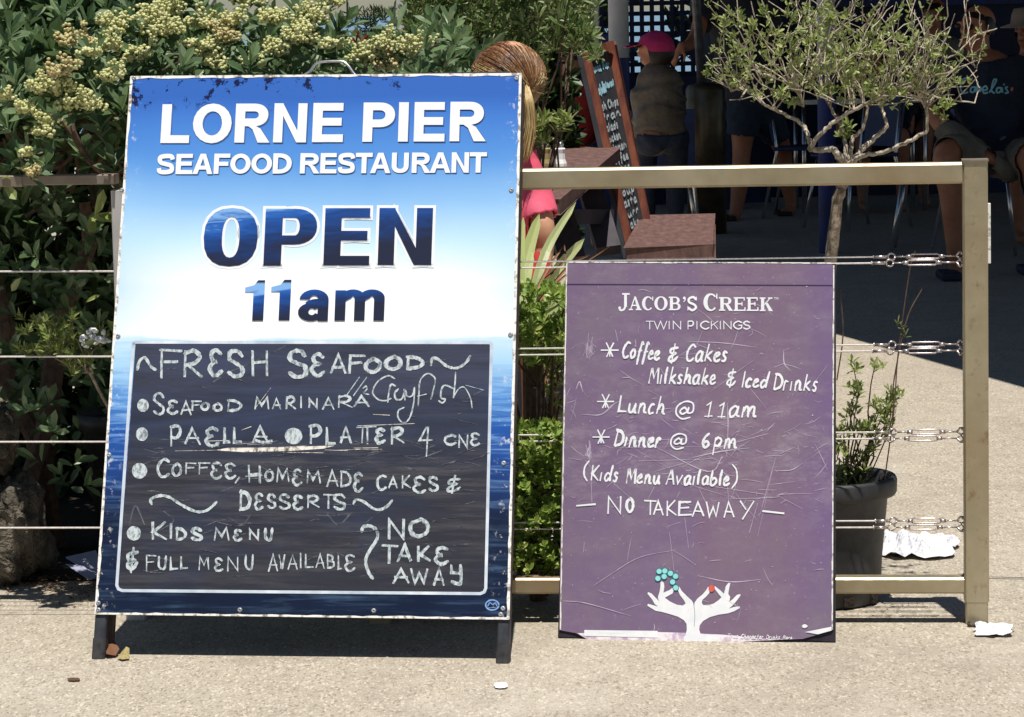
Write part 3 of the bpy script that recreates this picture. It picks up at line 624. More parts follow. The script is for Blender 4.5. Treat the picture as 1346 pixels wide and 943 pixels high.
for P, wd in (([(290, 410), (375, 290)], 2), ([(335, 415), (425, 290)], 2.2), ([(400, 365), (420, 352), (425, 372), (405, 398), (440, 408)], 1.8), ([(615, 300), (570, 280), (500, 320), (465, 390), (500, 440), (550, 450), (590, 435)], 2),
    ([(568, 460), (575, 400), (590, 340), (620, 350)], 2.2), ([(640, 370), (615, 400), (625, 440), (660, 440), (680, 400), (680, 370), (685, 445)], 2.4), ([(690, 380), (700, 420), (735, 415), (750, 360)], 2), ([(750, 360), (745, 460), (720, 560), (680, 600), (640, 570), (640, 520), (680, 495)], 2),
    ([(775, 485), (780, 400), (790, 310), (840, 265), (890, 300), (880, 370), (862, 440)], 2), ([(770, 420), (830, 405)], 2), ([(1020, 370), (960, 345), (935, 370), (930, 430), (960, 440), (940, 465), (915, 450)], 2.2), ([(1030, 255), (1025, 340), (1015, 430)], 2),
    ([(1015, 425), (1050, 370), (1090, 360), (1130, 430), (1142, 500)], 1.5), ([(1100, 345), (1220, 378)], 1.)):
    pr.ribbon([Z3(*p) for p in P], wd)
pr.build('chalk_word', mt['chalk'], sign)
for x_, y_, rx, ry in ((187.9, 533.2, 7.6, 8.6), (186.6, 571, 8, 9), (385.7, 573.4, 11.5, 11), (183.3, 619, 10, 10.5), (175.9, 701.3, 9.3, 9.6)):
    pr.disc(x_, y_, rx, ry, 20, .03); pr.build('bullet_dot', mt['chalk'], sign)
pr = Print(S, .0006)                     # rubbed out marks and scratches
random.seed(3)
for i in range(120):
    x_ = random.uniform(185, 620); y_ = random.choice([random.uniform(575, 625), random.uniform(600, 770), random.uniform(460, 770)]); L_ = random.uniform(8, 46); a_ = random.gauss(0, .22)
    pr.ribbon([(x_, y_), (x_+L_/2*math.cos(a_), y_+L_/2*math.sin(a_)+random.uniform(-2, 2)), (x_+L_*math.cos(a_), y_+L_*math.sin(a_))], random.uniform(.6, 1.6), True, True)
for P in ([(170, 690), (178, 665), (190, 690)], [(215, 672), (228, 685), (205, 700)], [(300, 680), (318, 690), (330, 676)], [(430, 676), (445, 690), (462, 674)], [(480, 688), (500, 672)], [(276, 505), (300, 490), (330, 478)], [(330, 478), (375, 455)]):
    pr.ribbon(P, 1.8)
pr.build('rubbed_marks', mt['chalk_faint'], sign, 'stuff')
pr = Print(S, .0007)
pr.poly([(281, 592), (300, 589), (345, 588.5), (400, 587), (440, 586), (425, 590), (380, 593), (320, 594.5)])
for i in range(16):
    x_ = random.uniform(215, 470); y_ = random.gauss(590, 5); pr.ribbon([(x_, y_), (x_+random.uniform(10, 60), y_+random.gauss(0, 1.5))], random.uniform(.6, 1.6), False, True)
pr.ribbon([(470, 560), (545, 557)], 1.3, False, True); pr.ribbon([(491, 545), (512, 546)], 1.6, False, True); pr.ribbon([(336, 536), (356, 510)], .9, False)
pr.ribbon([(318, 565.5), (330, 561)], 1.5, False, True)
pr.build('scraped_patch', mt['scrape'], sign)
pr = Print(S, .0008)
ring = [(647+8.6*math.cos(a*math.pi/12), 795.5+6.6*math.sin(a*math.pi/12)) for a in range(26)]
pr.ribbon(ring, 1.9, False); pr.ribbon([(641, 797), (644, 792.5), (648, 795), (651, 792.5), (653, 797)], 1.3); pr.ribbon([(642, 799), (652, 798.6)], 1., False)
pr.build('maker_stamp', mat('pale_blue_print', '6f97d0', '86aadc', 30, .5), sign)

WVAR[0] = 0.
# ------------------------------------------------------------------ purple wine sign
J = Board(.385, 6.502, -.181, .218)
js = thing('wine_sign', None, 'purple wine advertising board with white handwriting leaning against the fence', 'sign', mw=J.M)
face = [(748, 344.5), (1090, 346), (1096, 349.5), (1095.5, 600), (1093.5, 829), (1075, 834.5), (1055, 840), (1030, 841), (960, 845), (900, 848), (850, 848), (790, 845), (771, 840.5), (757, 832.5), (735.5, 828.5), (737, 700), (741, 500), (745, 349)]
pj = [J.L(*p) for p in face]; cpoly(pj, 0, .003).build('sign_panel', mt['purple'], js, local=True)
bk = [J.L(*p) for p in ((747, 345), (1098.5, 347), (1098, 845), (1060, 842), (1000, 843), (733, 838))]
for p in bk: p.z = max(p.z, .003)
cpoly(bk, .0032, .012).build('backing_board', mt['dark_board'], js, local=True)
for k_ in range(4):
    A, B = (((745, 347), (736.5, 828)), ((748, 344.7), (1092, 346)), ((1096, 349), (1094, 828)), ((736, 828.7), (1093, 829)))[k_]
    if k_ == 3: continue
    A, B = J.L(*A), J.L(*B); d = (B-A).normalized(); inn = Vector((-d.z, 0, d.x))
    if inn.dot(Vector((0, 0, .4))-A) < 0: inn = -inn
    N = 70; vs = []
    for i in range(N+1):
        p = A.lerp(B, i/N); w_ = .0014*(1+.9*noise.noise(p*60)+1.0*max(0, noise.noise(p*17)))
        vs += [p-inn*.0012+Vector((0, -.0007, 0)), p+inn*w_+Vector((0, -.0007, 0)), p-inn*.0012+Vector((0, .003, 0))]
    m_ = MB(); m_.add(vs, [f for i in range(N) for f in ((3*i, 3*i+3, 3*i+4, 3*i+1), (3*i, 3*i+2, 3*i+5, 3*i+3))]); m_.build('edge_strip', mt['edge_white'], js, local=True)
pr = Print(J, .0004); pr.ribbon([(742, 374), (1096, 375.5)], 2.4, False); pr.build('header_line', mt['purple_line'], js)
pr = Print(J, .0006)
# name in serif capitals
def serif(pr, ch, x0, x1, yt, yb):
    w_, h_ = x1-x0, yb-yt; tv, th = w_*.24, h_*.10; sf = w_*.1; P = lambda *a: pr.poly([(x0+x, yb-y) for x, y in a])
    R = lambda a, b, c_, d: P((a, b), (c_, b), (c_, d), (a, d)); rb = lambda pts, wd: pr.ribbon([(x0+x, yb-y) for x, y in pts], wd, True, False, 5, False)
    def stem(x, a=0, b=None):
        b = h_ if b is None else b; R(x, a, x+tv, b); R(x-sf, 0, x+tv+sf, th); R(x-sf, h_-th, x+tv+sf, h_)
    if ch == 'J': R(w_*.5, h_*.2, w_*.5+tv, h_); R(w_*.5-w_*.17, h_-th, w_*.98, h_); rb([(w_*.5+tv/2, h_*.25), (w_*.48, h_*.05), (w_*.2, 0), (w_*.08, h_*.14)], w_*.17); pr.disc(x0+w_*.12, yb-h_*.14, w_*.12)
    elif ch == 'A': P((w_*.42, h_), (w_*.56, h_), (w_*.92, th), (w_*.66, th)); P((w_*.45, h_), (w_*.51, h_*.9), (w_*.2, th), (w_*.12, th)); R(w_*.25, h_*.3, w_*.7, h_*.4); R(0, 0, w_*.32, th); R(w_*.55, 0, w_, th)
    elif ch == 'C': 
        A = arc(w_/2, h_/2, w_/2, h_*.52, 42, 318, 18); B = arc(w_*.56, h_/2, w_/2-tv*.95, h_*.52-th, 42, 318, 18); pr.strip([(x0+x, yb-y) for x, y in A], [(x0+x, yb-y) for x, y in B]); P((w_*.9, h_), (w_*.97, h_), (w_*.97, h_*.66), (w_*.87, h_*.75))
    elif ch == 'O': A = arc(w_/2, h_/2, w_/2, h_*.52, 0, 342, 19); B = arc(w_/2, h_/2, w_/2-tv, h_*.52-th*.9, 0, 342, 19); pr.strip([(x0+x, yb-y) for x, y in A], [(x0+x, yb-y) for x, y in B], True)
    elif ch in 'BR':
        stem(sf); 
        for (a, b) in (((h_*.46, h_), (0, h_*.54)) if ch == 'B' else ((h_*.46, h_),)):
            it = bowl(sf+tv, w_*(.95 if a == 0 else .88), a, b, tv*.9, th); pr.strip([(x0+x, yb-y) for x, y in it[1]], [(x0+x, yb-y) for x, y in it[2]])
        if ch == 'R': P((w_*.42, h_*.5), (w_*.66, h_*.5), (w_, 0), (w_*.72, 0))
    elif ch == 'E': stem(sf); R(0, 0, w_, th); R(0, h_-th, w_*.93, h_); R(sf+tv, h_*.47, w_*.72, h_*.47+th); R(w_*.9, 0, w_, h_*.27); R(w_*.84, h_*.75, w_*.93, h_); R(w_*.66, h_*.36, w_*.74, h_*.66)
    elif ch == 'K': stem(sf); P((sf+tv, h_*.42), (sf+tv, h_*.52), (w_*.78, h_), (w_*.9, h_)); P((w_*.42, h_*.55), (w_*.6, h_*.62), (w_, 0), (w_*.7, 0)); R(w_*.62, h_-th, w_*.96, h_)
    elif ch == 'S': rb([(w_*.88, h_*.78), (w_*.6, h_*.97), (w_*.2, h_*.85), (w_*.22, h_*.6), (w_*.7, h_*.42), (w_*.85, h_*.2), (w_*.5, h_*.02), (w_*.12, h_*.2)], w_*.22); P((w_*.84, h_), (w_*.93, h_), (w_*.93, h_*.68), (w_*.84, h_*.76)); P((w_*.05, 0), (w_*.13, 0), (w_*.13, h_*.3), (w_*.05, h_*.33))
for ch, a, b, yt, yb in (('J', 812.7, 828, 385.5, 408), ('A', 826.5, 843.2, 390, 408), ('C', 843.8, 859, 390, 408), ('O', 860, 877.5, 390, 408), ('B', 879, 895.4, 390.2, 408), ('S', 903, 916.8, 390.2, 408.4), ('C', 924.5, 943.5, 386.2, 408.8), ('R', 945, 963.5, 390.8, 408.8), ('E', 964.4, 980, 390.9, 409), ('E', 981.4, 997, 391, 409), ('K', 998.6, 1016, 391.2, 409.2)):
    serif(pr, ch, a, b, yt, yb)
pr.disc(899.5, 392, 1.9); pr.ribbon([(900.5, 392), (900.6, 394.5), (898.6, 397)], 1.2)
pr.ribbon([(1017.5, 391.5), (1020, 391.5)], 1, False); pr.ribbon([(1018.7, 391.5), (1018.7, 394)], .8, False); pr.ribbon([(1020.6, 394), (1020.8, 391.3), (1021.8, 393), (1022.8, 391.3), (1023, 394)], .7, False)
HW['K2'] = HW['K']
for s_, yt, yb in (('T 849.5 858.6,W 860 876.5,I 879.3 879.9,N 885 894.7,P 904.4 911.5,I 915.8 916.4,C 921 932,K 935 943.5,I 946.6 947.2,N 951.4 961,G 964.4 975,S 976.8 986', 422, 433.2),):
    SAN = {'T': '0,1 1,1|.5,1 .5,0', 'W': '0,1 .25,0 .5,1 .75,0 1,1', 'I': '.5,1 .5,0', 'N': '0,0 0,1 1,0 1,1', 'P': '0,0 0,1|~0,1 .75,1 1,.72 .7,.42 0,.4', 'C': '~1,.82 .6,1 .15,.8 0,.5 .15,.2 .6,0 1,.18', 'K': '0,1 0,0|1,1 .05,.45|.4,.6 1,0', 'G': '~1,.82 .6,1 .15,.8 0,.5 .15,.2 .6,0 1,.18|1,.18 1,.48 .6,.48', 'S': '~.92,.85 .5,1 .08,.8 .3,.56 .8,.42 .95,.18 .5,0 .05,.15'}
    for it in s_.split(','):
        ch, a, b = it.split(); a, b = float(a), float(b)
        for st_ in SAN[ch].split('|'):
            pr.ribbon([(a+x*(b-a), yb-.5-y*(yb-yt-1.)) for x, y in [tuple(map(float, p.split(','))) for p in st_.lstrip('~').split()]], 1.75, st_[0] == '~')
pr.build('printed_name', mt['letter_white'], js)
pr = Print(J, .0009); random.seed(11)
HP = js; WVAR[0] = .4
def star(x, y, r):
    for a, l in ((0, 1), (180, 1), (62, .95), (115, .95), (245, .85), (295, .8), (270, .7)):
        pr.ribbon([(x, y), (x+r*l*math.cos(rad(a)), y-r*l*math.sin(rad(a)))], 3., False)
    pr.build('drawn_star', mt['letter_white'], js)
star(801.5, 460.5, 11); star(796, 528, 10.5); star(790, 574.7, 10.5)
pen = 3.0
hand(pr, 'Coffee', 817.5, 866, 470, 449.5, 473.5, pen, .18); hand(pr, '&', 878, 890, 476, 454, None, pen, .1); hand(pr, 'Cakes', 901, 955, 474.5, 453.5, 475.5, pen, .18)
hand(pr, 'Milkshake', 853, 940, 503.5, 483.5, 505.5, pen, .14); hand(pr, '&', 955, 966, 507, 486, None, pen, .1); hand(pr, 'Iced', 974, 1008, 508.5, 489, 510, pen, .2); hand(pr, 'Drinks', 1017, 1074, 512, 492, 514, pen, .14)
hand(pr, 'Lunch', 812, 873, 541.5, 520, 544.5, pen, .16); hand(pr, '@', 888, 910, 548, 528, None, 2.2, .1); hand(pr, '1', 926, 937, 548, 529.5, None, pen, .1); hand(pr, '1', 943, 954, 548.5, 530, None, pen, .1); hand(pr, 'am', 957, 994, 547.5, 524, 548.5, pen, .1)
hand(pr, 'Dinner', 808, 868, 586, 566, 588, pen+.2, .16, .03, 1); hand(pr, '@', 881, 901, 588, 570, None, 2.2, .1); hand(pr, '6', 922, 933, 588, 569.5, None, pen, .1); hand(pr, 'pm', 937, 968, 588, 566, 590, pen, .1)
hand(pr, '(', 766, 775, 629, 608, None, 2.2); hand(pr, 'Kids', 776, 812, 631.5, 612.5, 632.5, pen, .14); hand(pr, 'Menu', 823, 867, 635, 616, 636, pen, .14); hand(pr, 'Available', 876, 958, 636, 617.5, 638, pen, .14); hand(pr, ')', 961, 970, 636, 614, None, 2.2)
for L_ in ([('N', 797, 819, 651.5, 676), ('O', 822, 834, 654, 675)], [('T', 846, 864, 657, 678), ('A', 858, 873, 658, 678), ('K', 874, 890, 657, 679), ('É', 890, 910, 658, 679), ('A', 909, 926, 659, 680), ('W', 927, 947, 659, 681), ('A', 950, 966, 659, 681), ('Y', 970, 993, 658, 681)],):
    letters(pr, L_, 3.2); pr.build('written_word', mt['letter_white'], js)
for P in ([(758.5, 665), (782, 663)], [(1003, 672), (1030, 675)]): pr.ribbon(P, 4, False); pr.build('drawn_dash', mt['letter_white'], js)
WVAR[0] = 0.
ZL = lambda x, y: (830+x/7.859, 730+y/7.859)
pr = Print(J, .0009)
tree = '560,820 572,770 570,710 540,670 480,635 400,610 310,585 250,575 200,545 165,522 170,502 215,515 275,530 240,505 215,460 165,397 172,381 210,397 250,440 290,478 275,450 275,425 290,380 300,320 300,280 315,270 335,285 340,330 330,388 390,362 432,332 440,352 425,395 345,440 400,480 470,512 530,520 560,500 545,470 500,410 478,352 478,326 495,326 520,370 580,430 625,470 640,500 646,545 652,490 680,450 740,400 780,350 790,328 808,335 805,390 770,430 735,460 725,490 740,515 790,518 850,500 900,465 930,435 900,400 862,350 858,322 870,325 920,365 955,398 975,320 1003,284 1022,290 1010,340 1000,400 1020,430 1012,482 1040,460 1090,410 1125,402 1125,420 1080,480 1045,520 1005,552 1060,535 1115,527 1122,545 1060,580 1000,600 900,615 810,640 740,680 705,725 700,770 715,815 850,825 900,862 830,918 690,928 540,915 538,850'
pr.poly([ZL(*map(float, p.split(','))) for p in tree.split()])
pr.build('hand_tree_emblem', mt['letter_white'], js)
pr = Print(J, .0013); pr.ribbon([ZL(645, 520), ZL(655, 620), ZL(648, 740)], .45); 
pr.build('emblem_line', mt['dark_board'], js)
dots = ((286, 167), (345, 163), (403, 188), (456, 218), (425, 277), (458, 337), (338, 220), (273, 240))
for off, r_, m_, nm in ((.0012, 4.3, 'cyan_dark', 'dot_outline'), (.0018, 3.4, 'cyan', 'cyan_dot')):
    pr = Print(J, off)
    for d in dots: pr.disc(*ZL(*d), r_, r_); pr.build(nm, mt[m_], js)
pr = Print(J, .0016); pr.disc(*ZL(828, 343), 4, 4.6); pr.build('red_dot', mt['red_dot'], js)
pr = Print(J, .0007); pr.poly([(759, 832.5), (864, 831), (900, 832), (950, 834.5), (1010, 840), (1045, 840), (960, 844.6), (900, 847.6), (850, 847.6), (790, 844.6), (771, 840.2)]); pr.build('worn_band', mt['pale'], js)
pr = Print(J, .0014); pr.poly([(768, 828.3), (864.5, 829.5), (864.5, 838.5), (768, 836)]); pr.build('white_sticker', mt['letter_white'], js); pr.poly([(1058, 831), (1093, 824), (1093, 829), (1075, 834)]); pr.build('peeled_corner', mt['letter_white'], js); pr.disc(1058, 823, 3.4, 3, 8, .3); pr.build('white_fleck', mt['letter_white'], js)
pr = Print(J, .0016); pr.ribbon([(786, 832), (818, 832.6)], .5, False); hand(pr, 'True', 956, 970, 838, 833, 838.5, .9, .2); hand(pr, 'Character', 974, 1003, 839, 834, 839.5, 1.0, .2); hand(pr, 'Drinks', 1007, 1025, 840, 835, 840, .9, .2); hand(pr, 'Rare', 1029, 1041, 840, 836, 840, .8, .2)
pr.build('small_print', mt['letter_white'], js)
pr = Print(J, .0005); random.seed(5)
for P in ([(904, 449), (950, 451), (996, 457)], [(1030, 460), (1031, 478), (1040, 488)], [(1038, 458), (1030, 461)], [(1030, 478), (1018, 483)], [(812, 448), (809, 434)], [(765, 545), (790, 545), (806, 532), (815, 527)], [(802, 589), (980, 586)], [(810, 580), (905, 577)], [(905, 603), (945, 594), (985, 589)],
    [(840, 606), (920, 604)], [(862, 588), (930, 620), (950, 600)], [(1020, 600), (1009, 640), (998, 680)], [(1018, 619), (1040, 618), (1055, 609)], [(955, 656), (1018, 654), (1027, 650), (1068, 649)], [(955, 600), (957, 560), (956, 530)], [(958, 660), (955, 625)], [(888, 723), (840, 733), (800, 757), (780, 770)],
    [(880, 700), (886, 750)], [(740, 790), (770, 793), (830, 810)], [(770, 606), (778, 616)], [(777, 620), (778, 660)], [(747, 602), (765, 605)], [(996, 662), (985, 700)], [(1015, 620), (996, 705)], [(940, 590), (962, 583), (1010, 570)], [(925, 597), (1018, 560)], [(830, 588), (880, 616)], [(917, 757), (960, 765), (1000, 762)], [(768, 713), (767, 726)], [(900, 680), (905, 720)],
    [(745, 530), (755, 527)], [(757, 512), (762, 502), (766, 516)], [(762, 505), (770, 520)], [(940, 640), (1005, 650)], [(860, 640), (850, 660)]):
    pr.ribbon(P, random.uniform(.7, 1.5), True, True)
for i in range(230):
    x_ = random.gauss(925, 95); y_ = random.choice([random.gauss(600, 40), random.uniform(380, 830), random.gauss(570, 60)]); x_ = min(max(x_, 750), 1070); y_ = min(max(y_, 382), 820)
    L_ = random.expovariate(1/14)+2; a_ = random.gauss(-.12, .5) if random.random() < .75 else random.uniform(0, 3.14)
    dx_, dy_ = L_*math.cos(a_), L_*math.sin(a_); x2 = min(max(x_+dx_, 745), 1088)
    pr.ribbon([(x_, y_), ((x_+x2)/2+random.gauss(0, 1), y_+dy_/2+random.gauss(0, 1)), (x2, y_+dy_)], random.uniform(.3, .75), True, True)
for i in range(160):
    x_ = random.uniform(750, 1085); y_ = random.uniform(355, 822); pr.disc(x_, y_, random.uniform(.25, 1.1), random.uniform(.25, .9), 6, .4)
for i in range(30): pr.ribbon([(776+random.gauss(0, 4), 460+random.gauss(0, 6)), (776+random.gauss(0, 4), 460+random.gauss(0, 8))], .6, False)
for i in range(14): pr.ribbon([(774+random.gauss(0, 3), 590+random.gauss(0, 9)), (774+random.gauss(0, 3), 596+random.gauss(0, 9))], .9, False)
pr.build('scratches', mt['scratch'], js, 'stuff')

# ------------------------------------------------------------------ wire fence
FY = -.107; fu = Vector((math.cos(FY), math.sin(FY), 0)); fn = Vector((-math.sin(FY), math.cos(FY), 0)); f0 = Vector((.991, 6.618, 0))
def fp(t, z, d=0.): return f0+fu*t+fn*d+Vector((0, 0, z))      # d = behind the front face
Mf = Matrix(((fu.x, fn.x, 0, f0.x), (fu.y, fn.y, 0, f0.y), (0, 0, 1, 0), (0, 0, 0, 1)))
fe = thing('wire_fence', None, 'bronze coloured steel fence section with doubled tension wires behind the two boards', 'fence', mw=Mf)
TLF = -1.33
RB = .046
m_ = MB(); m_.bar((.0245, .025, 0), (.0245, .025, .988), .049, .05, (1, 0, 0), .003); m_.build('post', mt['rail'], fe, local=True)
m_ = MB(); m_.box(.0005, .0495, .0, .0515, 1.0, 1.024) if 0 else m_.bar((.0245, .026, .05), (.0245, .026, 1.022), .054, .054, (1, 0, 0), .004); m_.build('post_sleeve', mt['rail'], fe, local=True)
m_ = MB(); m_.box(-.004, .053, -.004, .056, 1.0225, 1.027); m_.build('post_cap', mt['rail_brown'], fe, local=True)
m_ = MB(); m_.bar((TLF, .025, .998), (-.003, .025, .998), .046, .05, (0, 0, 1), .005); m_.build('top_rail', mt['rail'], fe, local=True)
m_ = MB(); m_.bar((TLF, .025, .086), (-.003, .025, .086), .036, .046, (0, 0, 1), .004); m_.build('bottom_rail', mt['rail'], fe, local=True)
m_ = MB(); m_.bar((TLF+.02, .026, 0), (TLF+.02, .026, .97), .05, .05, (1, 0, 0), .004); m_.build('post', mt['rail'], fe, local=True)
m_ = MB(); m_.box(.0505, .0575, .005, .03, .8, .93); m_.build('side_strip', mt['edge_white'], fe, local=True)
hz = (.814, .619, .424, .225)
for iz, z in enumerate(hz):
    for k_, (dz, dd) in enumerate(((0, .044), (-.013, .034))):
        zz = z+dz; xw = -.165+.004*k_
        m_ = MB(); m_.tube([(TLF+.04, dd, zz-.002), (xw-.03, dd, zz)], .0019, 6); m_.build('wire', mt['wire'], fe, local=True)
        tb = MB(); x_ = -.165+(.0 if k_ else .004)
        tb.tube([(x_-.034, dd, zz), (x_-.006, dd, zz)], [.0030, .0036], 8)                      # swage
        tb.tube([(x_-.036, dd, zz+.004), (x_-.034, dd, zz-.004)], .0018, 6)
        ringp = [(x_+.004+.008*math.cos(a*math.pi/6), dd+.002*math.sin(a), zz+.0075*math.sin(a*math.pi/6)) for a in range(13)]
        tb.tube(ringp, .0021, 6)
        xa = -.118-.007*k_
        tb.tube([(x_+.011, dd, zz), (xa, dd, zz)], .0017, 6)
        xb = xa+.068
        for s_ in (-1, 1): tb.tube([(xa-.004, dd, zz), (xa+.006, dd, zz+.0052*s_), (xb-.006, dd, zz+.0052*s_), (xb+.004, dd, zz)], .0019, 6)
        tb.tube([(xa-.007, dd, zz), (xa+.005, dd, zz)], .0042, 8); tb.tube([(xb-.004, dd, zz), (xb+.009, dd, zz)], .0042, 8)
        tb.tube([(xb, dd, zz), (-.012, dd, zz)], .0017, 6)
        tb.tube([(-.016, dd, zz), (-.009, dd, zz+.009*(1 if k_ == 0 else -1)), (-.001, dd, zz+.008*(1 if k_ == 0 else -1))], .0024, 6)
        tb.tube([(-.016, dd, zz), (-.007, dd, zz-.006*(1 if k_ == 0 else -1)), (-.001, dd, zz-.003)], .002, 6)
        tb.ball((-.003, dd, zz+.006*(1 if k_ == 0 else -1)), .0042)
        tb.build('turnbuckle', mt['shackle'], fe, True, local=True)
for z_ in (.975, 1.021, .068, .104):
    m_ = MB(); m_.tube([(-.002, .003, z_), (-.002, .047, z_)], .003, 6); m_.build('weld', mt['rail_brown'], fe, True, local=True)
# left section
lf = thing('wire_fence', fp(-1.62, 0), 'brown railed fence section with single tension wires in front of the left hand bush', 'fence')
A = at(158, 240, 6.86)
px_ = A.x
m_ = MB(); m_.bar((px_, 6.885, 0), (px_, 6.885, .985), .045, .045, (1, 0, 0), .003); m_.build('post', mt['white_post'], lf)
P0, P1, P2 = at(-420, 234, 7.02), at(33, 238, 6.9), at(153, 236.5, 6.87)
m_ = MB(); m_.bar(P0, P1, .0255, .05, (0, 0, 1), .002); m_.build('top_rail', mt['rail_brown'], lf)
m_ = MB(); m_.bar(P1+Vector((0, 0, .002)), P2+Vector((0, 0, .002)), .0225, .046, (0, 0, 1), .002); m_.build('top_rail', mt['rail_brown'], lf)
for ya, yb in ((357.5, 357), (469.5, 469), (581.5, 581), (694.5, 694)):
    m_ = MB(); m_.tube([at(-420, ya, 6.98), at(152, yb, 6.88)], .0021, 6); m_.build('wire', mt['wire'], lf)
m_ = MB(); m_.bar(at(-420, 232, 7.02)-Vector((0, 0, 0)), Vector((at(-420, 232, 7.02).x, 7.02, 0)), .045, .045, (1, 0, 0)); m_.build('post', mt['rail_brown'], lf)

# ------------------------------------------------------------------ plants
LT = np.array([(0, 0, 0), (.32, .36, .07), (.32, -.36, .07), (.5, 0, -.02), (.74, .46, .03), (.74, -.46, .03), (1, 0, -.06)])
LF = [(0, 3, 1), (3, 6, 4), (3, 4, 1), (0, 2, 3), (3, 5, 6), (3, 2, 5)]
def leafmat4(p, d, n, L, W):
    d = Vector(d).normalized(); n = Vector(n); n = (n-d*n.dot(d))
    n = n.normalized() if n.length > 1e-6 else d.orthogonal().normalized()
    s = n.cross(d)
    return Matrix(((d.x*L, s.x*W, n.x*L, p[0]), (d.y*L, s.y*W, n.y*L, p[1]), (d.z*L, s.z*W, n.z*L, p[2]), (0, 0, 0, 1)))
def leaves(name, L, m, parent, kind='stuff'):       # L: (pos, dir, normal, length, width) -> one mesh
    if not L: return
    P = np.array([tuple(l[0]) for l in L]); Dv = np.array([tuple(l[1]) for l in L], float); Nv = np.array([tuple(l[2]) for l in L], float)
    ln = np.array([l[3] for l in L])[:, None]; wd = np.array([l[4] for l in L])[:, None]
    Dv /= np.linalg.norm(Dv, axis=1)[:, None]+1e-9; Nv -= Dv*(Nv*Dv).sum(1)[:, None]; Nv /= np.linalg.norm(Nv, axis=1)[:, None]+1e-9
    Sv = np.cross(Nv, Dv)
    V = P[:, None]+LT[None, :, 0:1]*(Dv*ln)[:, None]+LT[None, :, 1:2]*(Sv*wd)[:, None]+LT[None, :, 2:3]*(Nv*ln)[:, None]
    n = len(L); base = np.array(LF); Fc = (base[None]+np.arange(n)[:, None, None]*7).reshape(-1, 3)
    return mesh_obj(name, V.reshape(-1, 3), Fc.tolist(), m, parent, kind=kind)
LEAFME = None
def leaf_parts(L, m, parent, name='leaf'):
    me = D.meshes.new(name); me.from_pydata([tuple(v) for v in LT], [], LF); me.materials.append(m)
    inv = WM[parent.name].inverted()
    for p, d, n, ln, wd in L:
        o = D.objects.new(name, me); C.objects.link(o); o.parent = parent; o.matrix_local = inv @ leafmat4(p, d, n, ln, wd)
def rv(s=1.): return Vector((random.gauss(0, s), random.gauss(0, s), random.gauss(0, s)))
def rosette(p, ax, n, L, W, spread=.9):             # leaves whorled round a twig end
    ax = Vector(ax).normalized(); a = ax.orthogonal().normalized(); b = ax.cross(a); out = []
    ph = random.uniform(0, 6.28)
    for k in range(n):
        an = ph+k*2.4; tilt = spread*(.35+.65*k/n)
        rdir = a*math.cos(an)+b*math.sin(an); d = (ax*math.cos(tilt*1.25)+rdir*math.sin(tilt*1.25)+rv(.08)).normalized()
        nn = ax*math.sin(tilt*1.25)-rdir*math.cos(tilt*1.25)+rv(.15)
        s_ = random.uniform(.75, 1.15)
        out.append((Vector(p)-ax*L*.5*(k/n), d, nn, L*s_, W*s_))
    return out
def berries(mb, c, r, n, br=.0048):
    sub = [c+Vector((random.gauss(0, .55)*r, random.gauss(0, .5)*r, abs(random.gauss(.1, .5))*r*.9)) for _ in range(max(4, int(n/9)))]
    for s_ in sub:
        for _ in range(9):
            v = rv().normalized(); v.y = -abs(v.y) if random.random() < .6 else v.y
            mb.ball(s_+v*r*.3, br*random.uniform(.7, 1.2))
def twigs(mb, a, b, r, n=5, wob=.02):
    a, b = Vector(a), Vector(b); P = [a.lerp(b, i/n)+(rv(wob) if 0 < i < n else Vector()) for i in range(n+1)]
    mb.tube(P, [r*(1-.6*i/n) for i in range(n+1)], 6)

# left flowering bush
random.seed(21)
bu = thing('flowering_bush', (-1.25, 7.75, 0), 'broad leaved coastal bush with cream flower heads hanging over the left fence rail', 'bush')
FC = [(95, 56, 17), (148, 40, 19), (142, 62, 18), (205, 25, 27), (222, 14, 18), (218, 44, 20), (181, 76, 18), (150, 101, 16), (80, 98, 18), (54, 118, 16), (36, 145, 12), (77, 122, 16), (95, 139, 18), (116, 141, 16), (270, 32, 16), (268, 69, 18), (297, 50, 20), (308, 33, 17), (282, 88, 13), (358, 68, 18), (360, 28, 18), (392, 46, 18), (322, 3, 15), (36, 203, 10), (45, 228, 11), (58, 175, 18),
      (410, 24, 22), (433, 4, 14), (398, 52, 18), (478, 80, 19), (508, 60, 15), (543, 68, 18), (510, 88, 16), (190, -4, 17), (330, 84, 12), (8, 128, 12), (440, 62, 12), (250, 60, 10), (120, 72, 10)]
near = []; far = []; tips = []
def py_depth(y): return 6.95 if y > 90 else 7.0+(90-y)/90*.25
for i, (x_, y_, r_) in enumerate(FC):
    dp = py_depth(y_)-.12+random.uniform(-.04, .06); dp = min(dp, 6.78) if y_ > 190 else dp
    if x_ > 165 and y_ > 20: dp = max(dp, 7.0)
    c_ = at(x_, y_, dp); r = r_*dp/F*1.05; m_ = MB(); berries(m_, c_, r*1.04, int(34+r_*10), .0043)
    o = m_.build('flower_cluster', mt['berry'] if i % 8 else mt['berry_pink'], bu, True)
    near += rosette(c_+Vector((0, .015, -.0)), Vector((random.gauss(0, .5), -.4, .6)), 9, .055, .021, 1.2); tips.append(c_)
